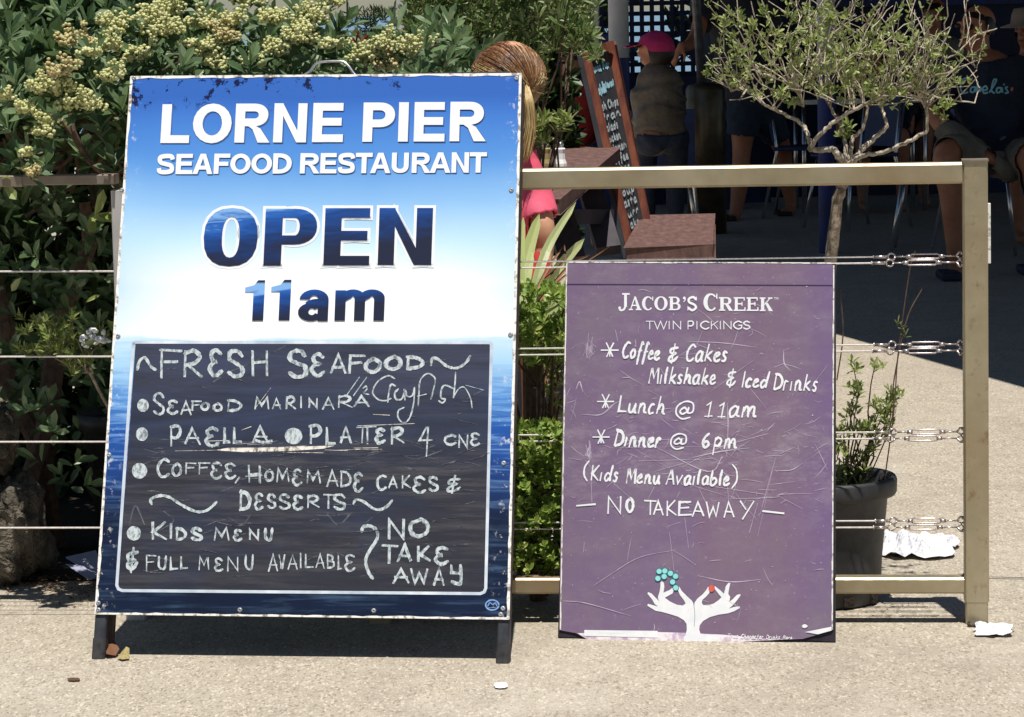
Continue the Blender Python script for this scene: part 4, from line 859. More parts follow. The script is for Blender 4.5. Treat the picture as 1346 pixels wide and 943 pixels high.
for x_, y_, n_ in ((45, 62, 16), (62, 50, 14), (30, 80, 10), (115, 28, 9), (20, 108, 8), (8, 165, 8), (132, 168, 9), (145, 195, 8), (150, 215, 8), (240, 88, 8), (330, 84, 9), (20, 210, 8), (445, 40, 9), (440, 62, 7), (96, 6, 8), (130, 120, 8), (160, 140, 7), (110, 200, 7),
                   (70, 160, 7), (345, 50, 6), (380, 80, 6), (265, 5, 7), (240, 45, 5), (560, 60, 6), (520, 30, 5), (82, 182, 6), (15, 45, 8), (2, 235, 6), (60, 215, 6), (455, 30, 7), (140, 8, 6), (390, 12, 7), (345, 5, 6)):
    dp = py_depth(y_)+random.uniform(-.08, .08)
    near += rosette(at(x_, y_, dp), Vector((random.gauss(0, .3), -.35, .8)), n_, .062, .025, .95)
for i in range(420):       # upper canopy filling
    x_ = random.uniform(-190, 600); y_ = random.uniform(-70, 215) if x_ < 175 else random.uniform(15+.02*x_, 130)
    if 395 < x_ < 545 and y_ < 58: continue
    if x_ > 175: y_ = max(y_, 30)
    if 315 < x_ < 395 and y_ < 12: continue
    dp = random.uniform(7.1, 8.0); p = at(x_, y_, dp); tips.append(p)
    far += rosette(p, Vector((random.gauss(0, .4), -.3, .7)), 8, .052, .02, 1.)
for i in range(1500):       # sky-facing canopy that shades the underside
    p = Vector((random.uniform(-1.8, -.42), random.uniform(6.98, 9.6), random.uniform(1.12, 1.62)))
    if p.z > 1.3 and p.y < 7.4: p.y += .6
    if p.x > -.92: p.z = random.uniform(1.05, 1.22)
    if -.66 < p.x < -.1: p.z = min(p.z, 1.18)
    far += rosette(p, Vector((random.gauss(0, .4), -.1, .9)), 8, .08, .036, 1.1)
for i in range(330):       # the dim leaves under the rail
    x_ = random.uniform(-190, 165); y_ = random.uniform(235, 640); p = at(x_, y_, random.uniform(7.3, 8.6) if i > 90 else random.uniform(7.1, 7.6))
    if y_ > 560 and random.random() < .5: continue
    far += rosette(p, Vector((random.gauss(0, .5), -.5, .4)), random.randint(2, 6), .052, .021, 1.1)
random.shuffle(near)
leaf_parts(near[:280], mt['leafA'], bu); leaves('foliage', near[280:]+far, mt['leafA'], bu)
pl = rosette(at(127, 283, 6.95), (.6, -.6, .3), 4, .062, .026, 1.2)+rosette(at(6, 240, 6.9), (.2, -.6, -.3), 3, .05, .022)
pl += [(at(108, 455, 7.0), (.5, -.3, .2), (0, -.8, .6), .045, .016), (at(112, 398, 7.), (.7, 0, .35), (0, -.8, .6), .04, .012), (at(140, 420, 7.0), (.4, 0, -.5), (0, -.8, .6), .05, .024), (at(28, 365, 7.), (-.4, 0, -.5), (0, -.8, .6), .04, .02), (at(133, 470, 7.), (.6, 0, .2), (0, -.8, .6), .045, .022)]
leaf_parts(pl, mt['leafSmall'], bu)
m_ = MB()
for t_ in tips[::14]: twigs(m_, (-1.1+random.gauss(0, .2), 7.9, .85+random.uniform(0, .25)), t_, .0055, 6, .03)
m_.tube(interp([at(84, 160, 6.93), at(98, 180, 6.93), at(112, 205, 6.94), at(122, 216, 6.95), at(150, 240, 7.1)]), .0075, 7); m_.tube([at(92, 150, 6.93), at(97, 172, 6.92), at(105, 190, 6.93)], .005, 6)
m_.build('branch', mt['barkbrown'], bu, kind='stuff')
for p_, q_, r_ in (((-1.28, 7.75, 0), (-1.1, 7.9, .9), .04), ((-1.2, 7.8, 0), (-1.45, 8.0, 1.0), .035), ((-1.05, 7.8, 0), (-.75, 7.8, .95), .03)):
    m_ = MB(); twigs(m_, p_, q_, r_, 7, .02); m_.build('trunk', mt['barkbrown'], bu)
m_ = []
for k in range(26):
    m_ += [(at(470+random.gauss(0, 6), 62+random.gauss(0, 5), 7.05), (random.gauss(.6, .5), -.3, random.gauss(.6, .4)), rv(), .04, .008)] if k < 9 else []
leaves('red_leaves', m_, mt['redleaf'], bu, None)
# small bright plant low on the left
sp = thing('small_shrub', (-.98, 7.25, 0), 'bright green fine leaved shrub below the flowering bush by the left wires', 'shrub')
L = []; m_ = MB(); random.seed(5)
for i in range(70):
    x_, y_ = random.gauss(78, 26), random.gauss(448, 18)
    if y_ > 470: x_ = random.gauss(95, 16)
    p = at(x_, y_, random.uniform(7.05, 7.25)); L += rosette(p, (random.gauss(0, .5), -.3, .7), 9, .026, .007, .9)
    if i % 9 == 0: twigs(m_, at(118, 490, 7.3), p, .0025, 4, .01)
m_.tube(interp([at(118, 490, 7.3), Vector((-.93, 7.45, .25)), Vector((-.93, 7.5, .0))]), .004, 6)
leaves('foliage', L, mt['leafSmall'], sp); m_.build('stem', mt['barkpale'], sp)
m_ = MB()
for i in range(20): berries(m_, at(random.gauss(125, 9), random.gauss(446, 5), 7.03), .006, 4, .0035)
m_.build('flower_cluster', mt['letter_white'], sp, True, 'stuff')

def bush(name, label, base, rect, dep, n, L_, W_, m, seed=1, nleaf=8, bark='barkbrown', top=None, trunk=True, cat='shrub', keep=None, group=None, bk=24):
    random.seed(seed); t_ = thing(name, base, label, cat, group); Lv = []; mb = MB(); base = Vector(base)
    for i in range(n):
        x_ = random.uniform(rect[0], rect[2]); y_ = random.uniform(rect[1], rect[3])
        if keep and not keep(x_, y_): continue
        p = at(x_, y_, random.uniform(*dep)); Lv += rosette(p, (random.gauss(0, .5), random.gauss(-.3, .4), random.gauss(.7, .3)), nleaf, L_, W_, 1.)
        if i % bk == 0 and trunk: twigs(mb, base+Vector((random.gauss(0, .03), random.gauss(0, .03), max(.05, (p.z-base.z)*.3))), p, .006, 5, .02)
    leaves('foliage', Lv, m, t_)
    if trunk: mb.build('branch', mt[bark], t_, kind='stuff'); tr = MB(); twigs(tr, base, base+Vector((0, 0, .5)), .02, 4, .01); tr.build('trunk', mt[bark], t_)
    return t_
def ell(cx, cy, rx, ry, nz=.25, f=.05):
    return lambda x, y: ((x-cx)/rx)**2+((y-cy)/ry)**2 < 1+nz*math.sin(x*f+y*f*1.7)+nz*math.sin(y*f*1.3-x*f*.7)
def notgap(x, y): return not (395 < x < 530 and y < 62)
bush('dense_hedge', 'dense dark green hedge standing far left behind the flowering bush', (-1.9, 9.4, 0), (-420, -120, 260, 660), (8.6, 9.8), 2600, .085, .038, mt['leafA'], 3, 8)
mb_ = gz(-600, 700)
vs_ = []
for i in range(60):
    x_ = -3.2+2.75*i/59; vs_.append((x_, 7.36+.05*noise.noise(Vector((x_*5, 0, 0)))+.02*noise.noise(Vector((x_*22, 3, 0))), .006))
vs_ += [(-.45, 10.2, .006), (-3.2, 10.2, .006)]
mesh_obj('shade_soil_sheet', vs_, [tuple(range(62))], mt['soil'], None, kind='structure')  # dark soil sheet, added to deepen the bush's shade on the ground by colour
bush('low_hedge', 'low dark hedge behind the large restaurant sign', (-.8, 9.3, 0), (180, 62, 640, 640), (8.8, 9.6), 1300, .075, .032, mt['leafA'], 4, 7)
k1_ = ell(650, 22, 135, 108)
bush('olive_leaved_shrub', 'tall olive leaved shrub behind the ponytailed girl', (.05, 10.6, 0), (535, -120, 790, 210), (10.2, 11.2), 1500, .05, .014, mt['leafOlive'], 6, 9, keep=lambda x, y: k1_(x, y) and (x < 715 or y < 75))
bush('olive_leaved_shrub', 'narrow shrub between the left white post and the olive leaved shrub', (-.2, 11.6, 0), (528, -100, 640, 180), (11.4, 12.), 420, .045, .014, mt['leafOlive'], 8, 9)
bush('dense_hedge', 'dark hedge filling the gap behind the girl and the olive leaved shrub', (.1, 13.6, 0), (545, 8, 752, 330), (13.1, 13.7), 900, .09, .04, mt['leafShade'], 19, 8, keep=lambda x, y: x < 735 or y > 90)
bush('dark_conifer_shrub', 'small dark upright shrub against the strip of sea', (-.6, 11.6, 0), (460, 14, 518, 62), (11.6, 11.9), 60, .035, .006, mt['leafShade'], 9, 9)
sg = bush('leafy_sprig', 'bright leafy sprig just right of the ponytail above the table', (.0, 9.0, 0), (702, 150, 752, 188), (8.8, 8.95), 17, .04, .012, mt['leafSmall'], 10, 8, bk=40)
# shrubs in the gap between the two boards
bush('box_shrub', 'upper clump of yellow green box foliage between the two signs', (.06, 7.15, 0), (672, 375, 750, 478), (6.85, 7.2), 230, .022, .011, mt['leafBox'], 12, 8)
bush('box_shrub', 'lower rounded box shrub between the two signs above the bottom rail', (.05, 7.0, 0), (668, 556, 750, 752), (6.74, 7.0), 620, .019, .011, mt['leafBox'], 13, 8)
bush('box_shrub', 'thin straggling shrub stems midway between the two signs', (.1, 7.3, 0), (715, 470, 750, 560), (7.1, 7.3), 40, .02, .006, mt['leafBox'], 14, 6)
# flax
fx = thing('flax_plant', (.05, 7.2, 0), 'spiky yellow green flax with long blades between the two signs', 'plant')
for (bx, by), (mx, my), (tx, ty), w_ in (((690, 420), (690, 350), (709, 281), .019), ((692, 420), (718, 330), (757, 266), .012), ((695, 430), (730, 360), (768, 314), .016), ((686, 410), (685, 340), (688, 285), .01), ((700, 440), (730, 400), (752, 360), .014), ((680, 430), (672, 380), (660, 330), .016),
    ((690, 450), (700, 390), (742, 350), .012), ((700, 450), (725, 420), (745, 392), .014), ((684, 430), (690, 380), (700, 330), .013), ((705, 380), (722, 350), (740, 325), .004), ((700, 380), (740, 345), (742, 322), .003), ((712, 400), (740, 365), (800, 325), .003), ((705, 400), (748, 350), (775, 335), .004)):
    y_ = 7.12+random.uniform(-.06, .06); P = interp([at(bx, by, y_-.08), at(mx, my, y_+.02), at(tx, ty, y_+.16)], 5); vs = []; w_ *= .8; n_ = len(P)
    for i, p in enumerate(P):
        ww = w_*(.55+.6*math.sin(math.pi*min(.98, .2+.8*i/(n_-1)))) if i < n_-1 else .0006; d = (P[min(i+1, n_-1)]-P[max(0, i-1)]).normalized(); s_ = Vector((d.z, 0, -d.x)).normalized()
        vs += [p+s_*ww, p+Vector((0, .004, 0)), p-s_*ww]
    fs = [f for i in range(n_-1) for f in ((3*i, 3*i+1, 3*i+4, 3*i+3), (3*i+1, 3*i+2, 3*i+5, 3*i+4))]
    mesh_obj('leaf', vs, fs, mt['flax'] if w_ > .005 else mt['litter'], fx)
m_ = MB(); m_.lathe((.05, 7.2, 0), [(.0, 0), (.03, 0), (.025, .55), (0, .6)], 8); m_.build('stem', mt['barkbrown'], fx)
# right hand potted tree
random.seed(33)
px0 = gz(1085, 800).x
pt = thing('plant_pot', (.77, 6.93, 0), 'round black plastic plant pot behind the bottom rail beside the purple sign', 'plant pot')
PC = Vector((.708, 6.93, 0)); m_ = MB()
m_.lathe(PC, [(.0, .0), (.125, .0), (.132, .01), (.136, .1), (.15, .245), (.152, .25), (.168, .25), (.171, .256), (.172, .285), (.168, .292), (.158, .292), (.153, .285), (.148, .262), (.14, .24), (0, .24)], 40)
m_.build('pot_body', mt['pot'], pt, True)
m_ = MB(); m_.lathe(PC, [(0, .247), (.06, .252), (.11, .246), (.143, .243)], 20); m_.build('soil', mt['soil'], pt, True)
for a_ in (-70, -35, -100):
    d = Vector((math.cos(rad(a_)), math.sin(rad(a_)), 0)); s_ = Vector((-d.y, d.x, 0)); m_ = MB(); m_.frame_box(PC+d*.127-s_*.012+Vector((0, 0, .006)), s_*.024, d*.0085, Vector((0, 0, .022))); m_.build('drain_slot', mt['soil'], pt)
tr = thing('potted_tree', (.73, 6.9, .24), 'umbrella shaped small tree with bare grey branches growing from the black pot', 'tree')
def b(pts, r0, r1, dy=0., col='barkpale'):
    P = interp([at(x_, y_, 6.86+d_) for x_, y_, d_ in pts], 6); n_ = len(P)
    m_ = MB(); m_.tube([p+rv(.0012) for p in P], [.8*(r0+(r1-r0)*i/(n_-1))*random.uniform(.95, 1.06) for i in range(n_)], 9); m_.build('branch', mt[col], tr, True); return P
Z8 = lambda x, y, d: (940+x/4.807, 80+y/4.806, d)
P = interp([at(1075, 655, 6.92), at(1082, 500, 6.9), at(1088, 400, 6.87), at(1094, 320, 6.86), at(1102, 262, 6.86), at(1107, 244, 6.86), at(1110, 212, 6.86)], 5)
m_ = MB(); m_.tube([p+rv(.0015) for p in P], [.0155-.004*i/len(P)+random.uniform(-.001, .0015) for i in range(len(P))], 10); m_.build('trunk', mt['bark'], tr, True)
BR = [b([Z8(820, 655, 0), Z8(780, 600, -.02), Z8(740, 560, -.02), Z8(650, 565, -.01), Z8(600, 555, 0)], .0105, .0075), b([Z8(605, 560, 0), Z8(590, 470, 0), Z8(520, 380, .03), Z8(420, 330, .05), Z8(300, 270, .05), Z8(240, 215, .1), Z8(200, 180, .12), Z8(100, 190, .1)], .0065, .0025),
      b([Z8(600, 560, 0), Z8(640, 490, -.02), Z8(740, 400, -.03), Z8(860, 320, -.03), Z8(980, 260, -.04), Z8(1100, 210, -.05), Z8(1200, 180, -.05), Z8(1345, 120, -.05)], .0072, .003),
      b([Z8(840, 655, 0), Z8(900, 600, 0), Z8(960, 530, .03), Z8(1060, 440, .05), Z8(1085, 400, .05), Z8(1050, 300, .08), Z8(1030, 230, .1)], .009, .003), b([Z8(870, 640, .0), Z8(930, 600, -.03), Z8(1060, 578, -.05), Z8(1180, 530, -.06), Z8(1300, 470, -.06), Z8(1338, 440, -.06), Z8(1330, 300, -.06)], .0068, .0045),
      b([Z8(830, 645, 0), Z8(820, 520, .03), Z8(800, 420, .05), Z8(740, 320, .08), Z8(680, 210, .1)], .007, .003), b([Z8(850, 640, .02), Z8(870, 500, .05), Z8(930, 430, .06), Z8(960, 300, .05), Z8(900, 180, .05)], .0065, .003),
      b([Z8(1000, 250, 0), Z8(1100, 190, .0), Z8(1200, 210, -.03), Z8(1300, 250, -.04), Z8(1345, 265, -.04)], .004, .003), b([(1217, 142, -.04), (1205, 118, -.06), (1232, 128, -.08), (1281, 136, -.08)], .0035, .002),
      b([(1210, 62, -.04), (1250, 75, -.05), (1280, 48, -.06), (1310, 38, -.06)], .0028, .0015), b([Z8(560, 290, .02), Z8(520, 200, .0), Z8(380, 110, -.03), Z8(230, 60, -.05)], .003, .0018), b([Z8(200, 185, .0), Z8(150, 250, -.02)], .003, .002), b([(1275, 60, -.05), (1283, 90, -.05), (1296, 40, -.05)], .002, .001)]
XQ = at(1215, 60, 6.86).x; XL, XR = at(930, 60, 6.86).x, at(1290, 60, 6.86).x
tw = MB(); LV = []; nb = 0
allp = [p for B in BR[1:] for p in B if p.z > 1.13]
for i in range(330):
    p = random.choice(allp).copy() if i < 170 else None
    if p is None:
        x_ = random.gauss(1100, 75); y_ = random.uniform(20, 150)
        if abs((x_-1105)/170) > 1 or y_ > 150-abs(x_-1105)*.35: continue
        p = at(x_, y_, 6.86+random.gauss(0, .12))
    if p.x > XQ and random.random() < .55: continue
    cxx = at(1105, 150, 6.86); out = (p-cxx); d = Vector((out.x*1.6+random.gauss(0, .45), random.gauss(0, .45), .75+random.gauss(0, .25))).normalized()
    P = [p]; st_ = random.uniform(.018, .04)
    for k in range(random.randint(3, 6)):
        d = (d+rv(.22)).normalized(); q_ = P[-1]+d*st_
        if q_.z > 1.62 or not (XL < q_.x < XR) or q_.y < 6.74: break
        P.append(q_)
    if len(P) < 2: continue
    tw.tube(P, [.0015*(1-.5*k/len(P)) for k in range(len(P))], 5); bare = random.random() < (.25 if p.x < .85 else .68)
    for k in range(1, len(P)):
        if bare and random.random() < .8: continue
        for _ in range(1 if random.random() < .72 else 0):
            q_ = P[k]+rv(.008); LV += rosette(q_, (d+rv(.5)), random.randint(3, 6), .018, .0075, 1.)
for x0_, y0_, x1_, y1_ in ((1002, 110, 960, 20), (975, 60, 930, 8), (1240, 60, 1245, -10), (1262, 60, 1272, 0), (1180, 100, 1235, 15), (1030, 130, 985, 98), (1075, 95, 1100, 20), (1135, 90, 1160, 5), (1225, 60, 1210, 10), (1295, 60, 1283, 12), (1050, 110, 1000, 70)):
    a_, b_ = at(x0_, y0_, 6.8), at(x1_, y1_, 6.74); P = [a_.lerp(b_, k/5)+rv(.003) for k in range(6)]; tw.tube(P, [.002*(1-.1*k) for k in range(6)], 5)
    LV += rosette(b_, (0, -.3, .8), 3, .014, .006)
for x_, y_ in ((952, 30), (958, 50), (975, 75), (985, 40), (1030, 128), (1110, 180), (1113, 165), (1070, 55), (1010, 18), (1240, 150), (1244, 140), (1150, 60), (1090, 30), (1040, 25)):
    for _ in range(4): LV += rosette(at(x_+random.gauss(0, 5), y_+random.gauss(0, 5), 6.75), (random.gauss(0, .5), -.4, .6), 6, .018, .007)
tw.build('twigs', mt['barkpale'], tr, kind='stuff'); leaves('foliage', LV, mt['leafSmall'], tr)
# sapling in the same pot
sa = thing('small_leaved_plant', (.83, 6.93, .24), 'low bushy plant with small green leaves in the black pot right of the purple sign', 'plant')
L = []; m_ = MB(); random.seed(8)
for x_, y_, s_ in ((1165, 548, 12), (1172, 530, 10), (1150, 560, 12), (1128, 510, 8), (1122, 484, 7), (1150, 480, 6), (1135, 640, 14), (1110, 640, 14), (1120, 600, 14), (1110, 565, 10), (1105, 620, 14), (1145, 575, 8), (1128, 520, 6), (1175, 515, 5), (1120, 655, 12), (1150, 650, 5), (1163, 560, 8), (1140, 598, 10), (1116, 540, 9), (1104, 590, 10), (1132, 560, 9), (1158, 535, 9)):
    for _ in range(int(s_*.85)):
        p = at(x_+random.gauss(0, s_*.7), y_+random.gauss(0, s_*.75), 6.88+random.gauss(0, .04)); L += rosette(p, (random.gauss(0, .5), -.3, .7), 5, .022, .0072)
    twigs(m_, (.78+random.gauss(0, .02), 6.92, .25), at(x_, y_, 6.88), .0028, 5, .008)
for P in ([(1128, 660, .0), (1170, 560, .0), (1175, 500, 0), (1192, 420, 0), (1212, 380, 0)], [(1160, 650, 0), (1175, 540, 0), (1180, 470, 0), (1195, 360, 0), (1203, 330, 0)], [(1104, 380, 0), (1108, 440, 0), (1100, 500, 0)]):
    m_.tube(interp([at(x_, y_, 6.84) for x_, y_, _ in P]), .0016, 5)
for x_, y_ in ((1185, 430), (1190, 440), (1180, 425)): L += rosette(at(x_, y_, 6.84), (0, -.3, .6), 5, .02, .003)
leaves('foliage', L, mt['leafSmall'], sa); m_.build('stem', mt['barkbrown'], sa, kind='stuff')
# flower pot and stones at the left
pb = thing('plant_pot', (-.98, 7.75, 0), 'dark tapered plant pot in deep shade under the flowering bush', 'plant pot')
m_ = MB(); m_.lathe((-.98, 7.75, 0), [(0, 0), (.09, 0), (.125, .33), (.14, .33), (.14, .37), (.125, .37), (.12, .35), (0, .35)], 28); m_.build('pot_body', mt['pot'], pb, True)
m_ = MB(); m_.lathe((-.98, 7.75, 0), [(0, .353), (.12, .352)], 16); m_.build('soil', mt['soil'], pb)
def rock(name, label, c, r, seed, par=None):
    t_ = thing(name, c, label, 'stone'); m_ = MB(); m_.ball((0, 0, 0), 1., 26); sd = Vector((seed, seed*2, 0)); V = []
    for v in m_.v:
        v = Vector(v); b_ = Vector([math.copysign(abs(k)**.6, k) for k in v]); s_ = 1+.3*noise.noise(b_*1.3+sd)-.3*abs(noise.noise(b_*3+sd))+.1*noise.noise(b_*9+sd)
        V.append((c[0]+b_.x*r[0]*s_, c[1]+b_.y*r[1]*s_, max(.0, c[2]+r[2]+b_.z*r[2]*s_)))
    mesh_obj('stone_body', V, m_.f, mt['stone'], t_, True); return t_
rock('boulder', 'rough grey stone boulder at the left edge behind the fence', (-1.28, 7.4, 0), (.13, .15, .135), 2.3)
rock('boulder', 'upper mossy stone stacked on the boulder at the left edge', (-1.31, 7.4, .25), (.1, .12, .1), 5.1)

# ------------------------------------------------------------------ small things on the ground
def flake(P, th, mname, name, label, cat):
    t_ = thing(name, P[0], label, cat); m_ = MB(); m_.prism(P, th); m_.build('sheet', mt[mname], t_); return t_
def crumple(name, label, x0, x1, y0, y1, hz_, mname, cat, seed=1, fq=1.):
    """crumpled paper lying on the ground: a torn, creased sheet"""
    A, B, E_, G_ = gz(x0, y1), gz(x1, y1), gz(x1, y0), gz(x0, y0); cc = (A+B+E_+G_)/4; ax = ((B-A)+(E_-G_))/4; ay = ((G_-A)+(E_-B))/4
    t_ = thing(name, cc, label, cat); N = 14; M_ = 40; vs = [tuple(cc+Vector((0, 0, hz_)))]
    for j in range(1, N+1):
        for i in range(M_):
            a = 2*math.pi*i/M_; c_, s_ = math.cos(a), math.sin(a); q_ = 1/(abs(c_)**3.4+abs(s_)**3.4)**(1/3.4)
            R = q_*(1-.3*abs(noise.noise(Vector((c_*1.6+seed, s_*1.6, 0))))+.03*noise.noise(Vector((c_*5+seed, s_*5, 0))))*j/N
            p = cc+ax*c_*R+ay*s_*R; u = Vector((c_*R*2.3*fq+seed, s_*R*1.6*fq, 0))
            z = .003+hz_*(.9*abs(noise.noise(u))*2+.5*abs(noise.noise(u*2.7)))*(1-.55*(j/N)**4)+(.25*hz_ if j == N else 0)*abs(noise.noise(u*3))
            vs.append((p.x, p.y, z))
    fs = [(0, 1+i, 1+(i+1) % M_) for i in range(M_)]+[(1+(j-1)*M_+i, 1+j*M_+i, 1+j*M_+(i+1) % M_, 1+(j-1)*M_+(i+1) % M_) for j in range(1, N) for i in range(M_)]
    mesh_obj('sheet', vs, fs, mt[mname], t_); return t_
crumple('paper_napkin', 'flattened white paper bag on the concrete behind the wire fence', 1150, 1263, 706, 738, .035, 'paper', 'paper', 2.2)
crumple('paper_napkin', 'crumpled white napkin lying at the foot of the fence post', 1278, 1334, 822, 840, .014, 'paper', 'napkin', 7.7, .5)
crumple('paper_scrap', 'tiny white paper scrap on the paving in front of the signs', 649, 668, 899, 907, .003, 'paper', 'paper', 4.1)
crumple('paper_scrap', 'small yellowish scrap beside the left leg of the restaurant sign', 88, 106, 893, 897, .002, 'litter', 'litter', 4.9)
def sheet3(pts, mname, name, label, cat):
    t_ = thing(name, pts[0], label, cat); m_ = MB(); m_.prism(pts, (0, .002, .001)); m_.build('sheet', mt[mname], t_); return t_
sheet3([at(86, 733, 7.25), at(126, 724, 7.3), at(136, 756, 7.2), at(122, 757, 7.15)], 'paper_grey', 'paper_menu', 'folded grey paper menu lying in the shade beside the big sign', 'paper')
sheet3([at(86, 742, 7.22), at(118, 763, 7.12), at(126, 759, 7.14), at(110, 745, 7.2)], 'paper_grey', 'paper_menu', 'second grey sheet tucked under the folded paper menu', 'paper')
def dry_leaf(pts, label, m='litter'):
    t_ = thing('dry_leaf', pts[0], label, 'leaf'); c_ = sum(pts, Vector((0, 0, 0)))/len(pts)+Vector((0, -.006, .004)); n_ = len(pts)
    mesh_obj('leaf_blade', [tuple(p) for p in pts]+[tuple(c_)], [(i, (i+1) % n_, n_) for i in range(n_)], mt[m], t_)
dry_leaf([at(137, 846, 6.5), at(141, 840, 6.52), at(150, 842, 6.5), at(157, 853, 6.47), at(152, 862, 6.45), at(140, 860, 6.44)], 'brown curled dry leaf leaning on the left leg of the restaurant sign')
dry_leaf([at(154, 864, 6.43), at(166, 850, 6.46), at(170, 852, 6.46), at(170, 866, 6.42), at(160, 867, 6.41)], 'pale triangular dry leaf in front of the brown one by the sign leg', 'pale_leaf' if 'pale_leaf' in mt else 'pepper')
random.seed(14); L = []
for i in range(650):
    x_ = random.uniform(-120, 128); y_ = random.gauss(768+(x_ > 60)*3, 6) if random.random() < .8 else random.uniform(765, 800)
    g_ = gz(x_, y_); g_.z = .003+random.random()*.012*(y_ < 776); L.append((g_, (random.gauss(0, 1), random.gauss(0, 1), random.gauss(0, .2)), (0, 0, 1), random.uniform(.006, .02), random.uniform(.002, .007)))
for i in range(140):
    g_ = gz(random.choice([random.uniform(90, 128), random.uniform(680, 735), random.uniform(1160, 1270)]), random.uniform(756, 802)); g_.z = .004; L.append((g_, (random.gauss(0, 1), random.gauss(0, 1), 0), (0, 0, 1), random.uniform(.004, .012), random.uniform(.002, .004)))
for i in range(160):
    g_ = gz(random.uniform(0, 1346), random.uniform(600, 940)); g_.z = .003; L.append((g_, (random.gauss(0, 1), random.gauss(0, 1), 0), (0, 0, 1), random.uniform(.003, .012), random.uniform(.001, .003)))
lt = leaves('leaf_litter', L, mt['litter'], None, 'stuff')
L = []
m_ = MB()
for i in range(2600):
    x_, y_ = random.uniform(-60, 1400), random.uniform(300, 960)
    g_ = gz(x_, y_); m_.ball((g_.x, g_.y, .0005), (random.uniform(.0015, .004), random.uniform(.0015, .004), .0016))
m_.build('aggregate_pebbles', mat('paving_pebbles', 'a39884', 'd4cbbb', 90, .8), None, kind='stuff')
st_ = thing('stone_chip', gz(1280, 824), 'grey pebble wedged beside the foot of the fence post', 'stone'); m_ = MB(); m_.ball(gz(1278, 824)+Vector((0, 0, .006)), (.012, .01, .008), 8); m_.build('chip', mt['stone'], st_)

# ------------------------------------------------------------------ table, bench, menu board
def table_thing(name, label, cat, corners, z, th, mname, legs, lmat):
    t_ = thing(name, (corners[0][0], corners[0][1], 0), label, cat); n = len(corners)
    A, B, C_, E_ = [Vector((x, y, z)) for x, y in corners]; k = 1
    for i in range(k):
        u0, u1 = 0, 1; m_ = MB()
        P = [A.lerp(B, u0), A.lerp(B, u1), E_.lerp(C_, u1), E_.lerp(C_, u0)]; m_.prism(P, (0, 0, -th)); bevel(m_.build('table_top', mt[mname], t_), .006)
    for p_, q_, w_ in legs: m_ = MB(); m_.bar(p_, q_, w_, .05); m_.build('leg', mt[lmat], t_)
    return t_
ca = gz(815, 194, .78); cb_ = gz(735, 262, .78); cc = gz(640, 262, .78); cd_ = gz(690, 190, .78)
tb_ = table_thing('picnic_table', 'reddish brown timber picnic table with salt and pepper on it behind the fence', 'table', [(ca.x, ca.y), (cb_.x, cb_.y), (cc.x-.05, cc.y), (cd_.x-.1, cd_.y+.3)], .78, .05, 'wood_table',
    [(at(728, 250, 11.5), at(752, 345, 11.2), .1), (at(775, 245, 12.6), at(800, 330, 12.3), .1), (at(700, 250, 12.4), at(680, 340, 12.3), .09)], 'wood_dark')
m_ = MB(); m_.bar(at(690, 285, 11.9), at(800, 285, 12.5), .06, .05, (0, 0, 1)); m_.build('cross_brace', mt['wood_dark'], tb_)
for nm, lab, x_, inn in (('salt_shaker', 'glass shaker full of white salt on the picnic table', 736.5, 'salt'), ('pepper_shaker', 'glass shaker of tan pepper left of the white salt shaker', 717, 'pepper')):
    Y_ = gz(x_, 219, .782).y; p = gz(x_, 219, .782); k = Y_/F*.95
    t_ = thing(nm, p, lab, 'shaker')
    m_ = MB(); m_.lathe(p, [(0, 0), (9*k, 0), (9*k, 4*k), (7*k, 10*k), (6.6*k, 18*k), (7.6*k, 24*k), (5.5*k, 26*k), (0, 26*k)], 6); m_.build('contents', mt[inn], t_)
    m_ = MB(); m_.lathe(p+Vector((0, 0, 26*k)), [(4.6*k, 0), (5.6*k, 1*k), (5.8*k, 4*k), (4*k, 8*k), (0, 9*k)], 12); m_.build('metal_cap', mt['chrome'], t_, True)
h_ = .45; c1, c2, c3, c4 = gz(822, 326, h_), gz(938, 324, h_), gz(938, 281, h_), gz(845, 283, h_)
bn = thing('bench', (c1.x, c1.y, 0), 'short sunlit reddish timber bench at the end of the picnic table', 'bench')
for i in range(1):
    u0, u1 = 0, 1; m_ = MB(); m_.prism([c1.lerp(c2, u0), c1.lerp(c2, u1), c4.lerp(c3, u1), c4.lerp(c3, u0)], (0, 0, -.05)); bevel(m_.build('seat', mt['wood_table'], bn), .008)
for a_ in (.12, .88):
    for v_ in (.1, .9): p = c1.lerp(c2, a_).lerp(c4.lerp(c3, a_), v_); m_ = MB(); m_.bar((p.x, p.y, .0), (p.x, p.y, .4), .06, .06); m_.build('leg', mt['wood_dark'], bn)
